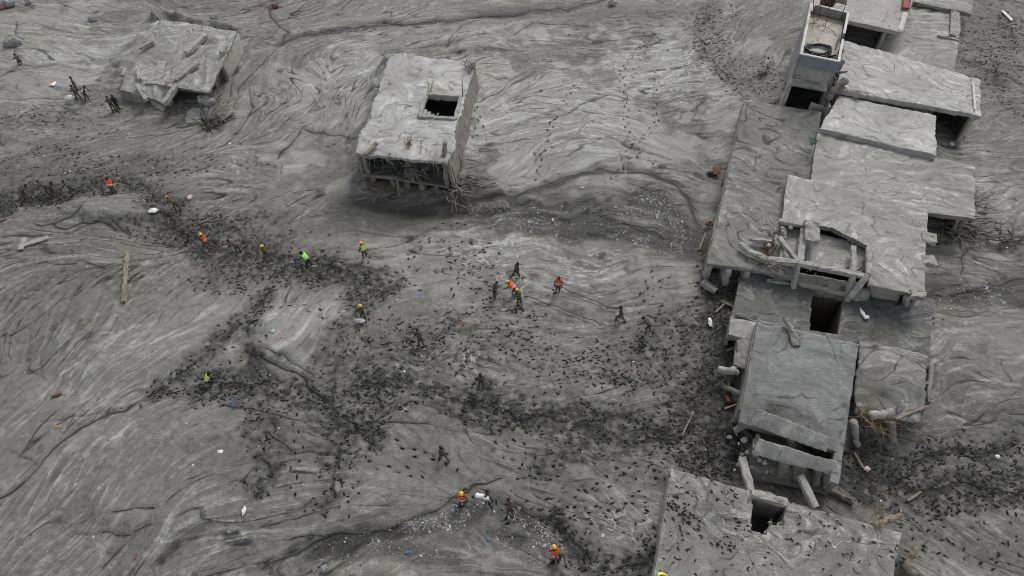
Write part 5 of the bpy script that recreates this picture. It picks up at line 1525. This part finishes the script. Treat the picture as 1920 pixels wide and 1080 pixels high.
def pebbles(name, x, y, z, r, tone, mat, label, flat=.65):
    oc = np.array([(1, 0, 0), (.31, .95, 0), (-.81, .59, 0), (-.81, -.59, 0), (.31, -.95, 0), (.2, .1, 1), (0, 0, -1)], np.float32)
    fi = np.array([(0, 1, 5), (1, 2, 5), (2, 3, 5), (3, 4, 5), (4, 0, 5), (1, 0, 6), (2, 1, 6), (3, 2, 6), (4, 3, 6), (0, 4, 6)])
    n = len(x); a = RNG.random(n) * 6.28
    s = r[:, None, None] * (1 + .28 * RNG.standard_normal((n, 7, 1)).clip(-1.5, 1.5)) * np.stack([RNG.uniform(.7, 1.3, n), RNG.uniform(.6, 1.1, n), np.full(n, flat)], -1)[:, None, :]
    V = oc[None] * s
    c, si = np.cos(a)[:, None], np.sin(a)[:, None]
    X = V[..., 0] * c - V[..., 1] * si + x[:, None]; Y = V[..., 0] * si + V[..., 1] * c + y[:, None]; Zz = V[..., 2] + (z + r * .15)[:, None]
    F = (fi[None] + (np.arange(n) * 7)[:, None, None]).reshape(-1, 3)
    me = mesh_np(name, np.stack([X, Y, Zz], -1).reshape(-1, 3), F, False, {'tone': np.repeat(tone, 7)})
    o = link(name, me, None, mat)
    tag(o, label, kind='stuff')


xs, ys_, zs, _, _ = scatter(gravel * (.25 + .75 * sstep(patch2 + small, -.3, 1.2)), 19000, 1.7)
pebbles('gravel', xs, ys_, zs, np.clip(RNG.lognormal(-3.62, .48, len(xs)), .015, .14), RNG.random(len(xs)) ** 1.05, M['pebble'], 'loose pale and grey pebbles on the dark gravel bars')
xs, ys_, zs, _, _ = scatter(np.clip(.10 + rill * .5 + wetb * .4 + .3 * tram, 0, 1), 3000)
pebbles('grit', xs, ys_, zs, np.clip(RNG.lognormal(-3.35, .4, len(xs)), .02, .1), RNG.random(len(xs)) ** 1.6, M['pebble'], 'small stones strewn thinly over the mud')
xs, ys_, zs, _, _ = scatter(np.clip(.03 + churn * .6 + rill * .5 + .15 * wetb, 0, 1), 6500, 1.2)
pebbles('mud_clods', xs, ys_, zs - .01, np.clip(RNG.lognormal(-2.95, .5, len(xs)), .025, .2), RNG.random(len(xs)), M['clod'], 'lumps and clods of grey mud thrown up along the trodden paths', .45)
xs, ys_, zs, _, _ = scatter(np.clip(.12 + .4 * wetb + .35 * gravel, 0, 1) * (1 - .5 * tram), 520)
pebbles('litter', xs, ys_, zs, np.clip(RNG.lognormal(-2.75, .4, len(xs)), .03, .16), RNG.random(len(xs)), M['litter'], 'scattered brick chips, wood scraps and plastic bits on the mud', .3)

# ------------------------------------------------------------------ people
def sagittal(a, L, x=0.0):
    return Vector((x, math.sin(a) * L, -math.cos(a) * L))


def body_template(name, lean, legs, arms, headlean=None):
    """legs: ((thigh, knee) left, right) radians; arms: ((shoulder, elbow, spread) left, right)"""
    V, E, RAD, CLS = [], [], [], []

    def add(p, r, par=None, cls='shirt'):
        V.append(Vector(p)); RAD.append(r if isinstance(r, tuple) else (r, r))
        if par is not None: E.append((par, len(V) - 1)); CLS.append(cls)
        return len(V) - 1
    spine = Vector((0, math.sin(lean), math.cos(lean)))
    hl = lean * .55 if headlean is None else headlean
    hd = Vector((0, math.sin(hl), math.cos(hl)))
    pel = add((0, 0, 0), (.155, .125))
    bel = add(spine * .16, (.15, .12), pel, 'torso'); che = add(spine * .36, (.175, .13), bel, 'torso')
    nek = add(spine * .52, (.06, .06), che, 'torso'); h1 = add(V[nek] + hd * .09, (.08, .088), nek, 'skin')
    fw = Vector((0, math.cos(hl), -math.sin(hl)))
    h2 = add(V[nek] + hd * .17 + fw * .01, (.082, .098), h1, 'skin'); h3 = add(V[nek] + hd * .245, (.055, .06), h2, 'skin')
    add(V[h1] + fw * .115 + hd * .03, .016, h1, 'skin')
    for s, (a, b, sp) in zip((-1, 1), arms):
        sh = add(spine * .45 + Vector((s * .19, 0, 0)), .072, che, 'torso')
        el = add(V[sh] + Vector((s * sp * .29, 0, 0)) + sagittal(a, .28), .055, sh)
        wr = add(V[el] + Vector((s * sp * .05, 0, 0)) + sagittal(a + b, .25), .036, el)
        dr = sagittal(a + b, 1.0)
        pa = add(V[wr] + dr * .07, (.042, .022), wr, 'skin')
        ac = Vector((1, 0, 0)) * s; cu = sagittal(a + b + .9, 1.0)
        for k, (o, l) in enumerate(((-.032, .036), (-.011, .042), (.011, .039), (.031, .03))):
            f1 = add(V[pa] + ac * o + dr * (.028 + l * .6), .0095, pa, 'skin'); add(V[f1] + cu * l, .008, f1, 'skin')
        t1 = add(V[wr] + dr * .04 - ac * .045 + cu * .01, .011, wr, 'skin'); add(V[t1] + dr * .035 - ac * .008, .009, t1, 'skin')
    low = 0
    for s, (t, k) in zip((-1, 1), legs):
        hp = add((s * .10, 0, -.06), .105, pel, 'pants')
        kn = add(V[hp] + sagittal(t, .42, s * .015), .073, hp, 'pants')
        ak = add(V[kn] + sagittal(t - k, .42), .056, kn, 'pants')
        bo = add(V[ak] + Vector((0, .04, -.05)), .052, ak, 'boot')
        add(V[bo] + Vector((s * .02, .15, -.02)), (.045, .035), bo, 'boot')
        low = min(low, V[bo].z - .05)
    for v in V: v.z -= low
    me = bpy.data.meshes.new(name + '_rig'); me.from_pydata([tuple(v) for v in V], E, [])
    ob = bpy.data.objects.new(name + '_rig', me); COL.objects.link(ob)
    ob.modifiers.new('Skin', 'SKIN').use_smooth_shade = True
    if not me.skin_vertices: me.skin_vertices.new() if hasattr(me.skin_vertices, 'new') else None
    sv = me.skin_vertices[0].data
    for i, r in enumerate(RAD):
        sv[i].radius = r; sv[i].use_root = (i == 0)
    ss = ob.modifiers.new('Subdivision', 'SUBSURF'); ss.levels = ss.render_levels = 1
    dg = bpy.context.evaluated_depsgraph_get()
    out = bpy.data.meshes.new_from_object(ob.evaluated_get(dg))
    out.name = name
    bpy.data.objects.remove(ob); bpy.data.meshes.remove(me)
    order = ['shirt', 'pants', 'skin', 'boot']
    torso = []
    for p in out.polygons:
        best, bc = 9, 'shirt'
        for (a, b), c in zip(E, CLS):
            A, B = V[a], V[b]; d = B - A
            t = max(0, min(1, (p.center - A).dot(d) / d.length_squared)); q = (p.center - A - d * t).length - .5 * (RAD[a][0] + (RAD[b][0] - RAD[a][0]) * t)
            if q < best: best, bc = q, c
        if bc == 'torso':
            if (p.center - V[nek]).dot(spine) < -.02: torso.append(p.index)
            bc = 'shirt'
        p.material_index = order.index(bc); p.use_smooth = True
    out.materials.clear()
    # vest: torso shell pushed outwards
    bm = bmesh.new(); bm.from_mesh(out); bm.faces.ensure_lookup_table(); bm.normal_update()
    ts = set(torso)
    bmesh.ops.delete(bm, geom=[f for f in bm.faces if f.index not in ts], context='FACES')
    for v in bm.verts: v.co += v.normal * .028
    for f in bm.faces: f.material_index = 0
    vest = bpy.data.meshes.new(name + '_vest'); bm.to_mesh(vest)
    org = V[pel]
    bmesh.ops.delete(bm, geom=[f for f in bm.faces if not (.10 < (f.calc_center_median() - org).dot(spine) < .20)], context='FACES')
    for v in bm.verts: v.co += v.normal * .006
    band = bpy.data.meshes.new(name + '_band'); bm.to_mesh(band); bm.free()
    return dict(body=out, vest=vest, band=band, head=V[h2].copy(), hd=hd, fw=fw, hand=V[wr].copy(), base=spine)


def dome(name, rx, ry, rz, cut, brim, seg=14, rings=6):
    V, F = [], []
    prof = [(math.sin(math.pi / 2 * i / rings), math.cos(math.pi / 2 * i / rings)) for i in range(1, rings + 1)]
    V.append((0, 0, rz))
    for s, c in prof:
        for k in range(seg):
            a = 2 * math.pi * k / seg; V.append((rx * s * math.cos(a), ry * s * math.sin(a), rz * c))
    nb = rings
    if cut:
        for k in range(seg):
            a = 2 * math.pi * k / seg; V.append((rx * .97 * math.cos(a), ry * .97 * math.sin(a), -cut * (.3 if math.sin(a) > .3 else 1)))
        nb += 1
    if brim:
        for k in range(seg):
            a = 2 * math.pi * k / seg; f = 1 + brim * (1.8 if math.sin(a) > .6 else 1); V.append((rx * f * math.cos(a), ry * f * math.sin(a), -cut - .012 if cut else -.012))
        nb += 1
    for k in range(seg): F.append((0, 1 + k, 1 + (k + 1) % seg))
    for r in range(nb - 1):
        for k in range(seg):
            a, b = 1 + r * seg + k, 1 + r * seg + (k + 1) % seg
            F.append((a, a + seg, b + seg, b))
    me = bpy.data.meshes.new(name); me.from_pydata(V, [], F)
    for p in me.polygons: p.use_smooth = True
    me.update()
    return me


HELMET = dome('helmet', .118, .14, .12, 0, .10)
HAIR = dome('hair', .098, .112, .085, .06, 0)
EYES = bpy.data.meshes.new('eyes')
_ev, _ef = [], []
for sx_ in (-.034, .034):
    b0_ = len(_ev)
    _ev += [(sx_ - .012, 0, 0), (sx_, .006, .007), (sx_ + .012, 0, 0), (sx_, .006, -.007)]; _ef.append((b0_, b0_ + 3, b0_ + 2, b0_ + 1))
EYES.from_pydata(_ev, [], _ef); EYES.update()

POSES = {
    'stand': body_template('standing_body', .06, ((.06, .04), (-.06, .05)), ((.1, .25, .25), (-.05, .3, .25))),
    'walk': body_template('walking_body', .16, ((.48, .22), (-.32, .35)), ((-.45, .35, .2), (.5, .5, .2))),
    'walk2': body_template('striding_body', .25, ((-.38, .4), (.55, .45)), ((.6, .7, .25), (-.3, .4, .3))),
    'bend': body_template('bending_body', .95, ((.30, .35), (-.05, .2)), ((.5, .35, .15), (.65, .3, .2)), .7),
    'stoop': body_template('stooping_body', .55, ((.35, .5), (-.1, .35)), ((.55, .5, .2), (.8, .5, .2)), .45),
    'crouch': body_template('crouching_body', .6, ((1.45, 1.9), (1.1, 1.9)), ((.7, .7, .3), (.9, .6, .2)), .3),
    'carry': body_template('carrying_body', .12, ((.25, .2), (-.22, .25)), ((.55, 1.1, .1), (.6, 1.0, .1))),
}


def person(px, py, pose, face, label, top='camo', pants='camo', vest=None, helmet=None, scale=.97, sink=.17, tape=False):
    """px,py: where the feet meet the mud; face: heading in degrees, 0 = away from the camera, 90 = to picture left"""
    g = G(px, py)
    T = POSES[pose]
    o = thing('person', g - Vector((0, 0, sink)), label, 'person', 'workers in bright vests on the mud' if vest else 'soldiers searching the mud' if top == 'camo' else None)
    o.rotation_euler = (0, 0, R(face)); o.scale = (scale,) * 3

    def kid(name, me, mats, mat=None):
        c = bpy.data.objects.new(name, me); COL.objects.link(c); c.parent = o
        while len(me.materials) < len(mats): me.materials.append(None)
        for i, m in enumerate(mats):
            c.material_slots[i].link = 'OBJECT'; c.material_slots[i].material = m
        if mat is not None: c.matrix_local = mat
        return c
    kid('body', T['body'], [M[top], M[pants], M['skin'], M['boot']])
    if vest:
        vo = kid('vest', T['vest'], [M[vest]])
        if len(T['band'].polygons):
            bo = kid('reflective_band', T['band'], [M['reflect']]); bo.parent = vo
    hd, fw = T['hd'], T['fw']
    rot = Matrix((hd.cross(fw) * -1, fw, hd)).transposed().to_4x4()
    if helmet: kid('helmet', HELMET, [M[helmet]], Matrix.Translation(T['head'] + hd * .03) @ rot)
    else: kid('hair', HAIR, [M['hair']], Matrix.Translation(T['head'] + hd * .03 - fw * .008) @ rot)
    kid('eyes', EYES, [M['eye']], Matrix.Translation(T['head'] - hd * .015 + fw * .106) @ rot)
    return o, T


PEOPLE = [
    (146, 172, 'stand', -60, 'dark clothed soldier behind two others carrying white sacks, upper left', {}),
    (149, 187, 'carry', 80, 'soldier with a white sack at his left, upper left group', {}),
    (164, 188, 'stoop', -70, 'stooping soldier with a white bundle at the right of the upper left group', {}),
    (215, 209, 'stoop', 40, 'soldier on the left of the pair by the wrecked house', {}),
    (223, 206, 'stand', 0, 'dark clothed person on the right of the pair by the wrecked house', dict(top='darkcloth', pants='darkcloth')),
    (42, 122, 'crouch', 60, 'crouching camouflaged person at far upper left', {}),
    (215, 363, 'stoop', 20, 'worker in orange vest on the left end of the trampled trail', dict(vest='orange', pants='darkcloth')),
    (50, 373, 'bend', -60, 'bending soldier nearest the left edge on the trail', {}),
    (95, 364, 'bend', 70, 'bending soldier second from the left edge on the trail', {}),
    (103, 368, 'stoop', -80, 'stooping soldier beside the second one from the left edge', {}),
    (141, 365, 'stoop', 80, 'soldier holding white paper left of the orange vested trail worker', {}),
    (334, 394, 'bend', 70, 'orange helmeted soldier digging with a shovel near the white sheet', dict(helmet='helmet_o')),
    (390, 465, 'walk', 60, 'worker in bright orange vest and yellow helmet on the trail at left', dict(vest='orange', pants='darkcloth', helmet='helmet_y')),
    (358, 447, 'crouch', 150, 'camouflaged soldier crouching left of the orange vested yellow helmet worker', {}),
    (449, 474, 'bend', 80, 'bent camouflaged soldier between the orange worker and the yellow helmet soldier', {}),
    (503, 487, 'walk', 70, 'camouflaged soldier in yellow helmet walking left on the trail', dict(helmet='helmet_y')),
    (580, 498, 'stoop', 80, 'bareheaded worker in lime green vest on the trail', dict(vest='lime', top='darkcloth', pants='darkcloth')),
    (684, 482, 'stand', 60, 'worker in lime vest and yellow helmet standing above the trail end', dict(vest='limey', helmet='helmet_y')),
    (682, 600, 'carry', 20, 'yellow helmeted soldier standing right of the veined mud patch', dict(helmet='helmet_y')),
    (790, 648, 'stoop', 30, 'camouflaged soldier alone in the middle of the trampled field', {}),
    (927, 559, 'stoop', -30, 'soldier left of the pair with yellow helmets at the ropes', {}),
    (967, 520, 'walk2', -60, 'soldier striding above the pair with yellow helmets', {}),
    (965, 553, 'bend', 70, 'bending worker in orange vest and yellow helmet at the rope end', dict(vest='orange', helmet='helmet_y')),
    (974, 573, 'stoop', 30, 'camouflaged soldier in yellow helmet beside the bending orange vest', dict(helmet='helmet_y')),
    (1046, 546, 'stand', 170, 'bareheaded person in orange vest holding a rope in the open field', dict(vest='orange', pants='darkcloth')),
    (1162, 601, 'walk', 60, 'soldier at the right end of the upper rope', {}),
    (1215, 622, 'bend', 60, 'bending soldier right of the rope end, nearest the house row', {}),
    (1206, 656, 'crouch', 30, 'crouching soldier with white patches below the rope end', {}),
    (902, 727, 'stand', 10, 'soldier standing below the trampled field at its lower rim', {}),
    (391, 720, 'crouch', -60, 'bareheaded man in lime shirt crouching on the lower left trail', dict(vest='limey', top='darkcloth', pants='darkcloth')),
    (832, 862, 'walk', 50, 'soldier walking alone in the lower middle', {}),
    (867, 944, 'stand', 0, 'worker in orange vest and yellow helmet near the bottom gravel', dict(vest='orange', helmet='helmet_y', pants='darkcloth', sink=.45)),
    (916, 942, 'carry', 70, 'soldier carrying a white roll near the bottom gravel', {}),
    (957, 966, 'stoop', 20, 'soldier right of the one carrying the white roll', {}),
    (1042, 1050, 'stoop', 20, 'orange vested worker in yellow helmet at the bottom edge gravel', dict(vest='orange', helmet='helmet_y', sink=.5)),
    (1046, 1042, 'stoop', 190, 'dark person close behind the bottom orange vested worker', dict(sink=.5)),
    (1234, 1085, 'stoop', 180, 'worker in lime vest and red helmet cut off at the bottom edge', dict(vest='limey', top='darkcloth', helmet='helmet_r')),
    (1432, 135, 'stand', -60, 'bareheaded person in white shirt near the tower house', dict(top='whitecloth', pants='darkcloth')),
    (1439, 135, 'crouch', 60, 'crouching person in orange clothes beside the white shirted one', dict(top='straw', pants='straw')),
]
for px_, py_, po_, fa_, lb_, kw_ in PEOPLE:
    person(px_, py_, po_, fa_, lb_, **kw_)

# things they hold
for x_, y_, z_, sx_, sy_, lb_ in ((135, 184, .5, .36, .26, 'white sack held by the soldier at the left of the upper left group'), (165, 176, .7, .2, .34, 'white bundle held by the stooping soldier, upper left group'), (134, 354, .8, .22, .16, 'white paper held by the trail soldier left of the orange vest'),
                                 (676, 597, .2, .34, .16, 'white scrap at the feet of the yellow helmeted soldier by the veined mud')):
    p_ = G(x_, y_ + 8); crumpled('white_sack', (p_.x, p_.y, p_.z + z_), sx_, sy_, .2, M['whitecloth'], lb_, 'sack', int(x_))
p_ = G(905, 940)
log('white_roll', (p_.x - .35, p_.y - .1, p_.z + 1.15), (p_.x + .25, p_.y - .25, p_.z + 1.0), .13, .13, M['whitecloth'], 'white roll carried by the soldier near the bottom gravel', 'roll', seed=88, knobs=0)
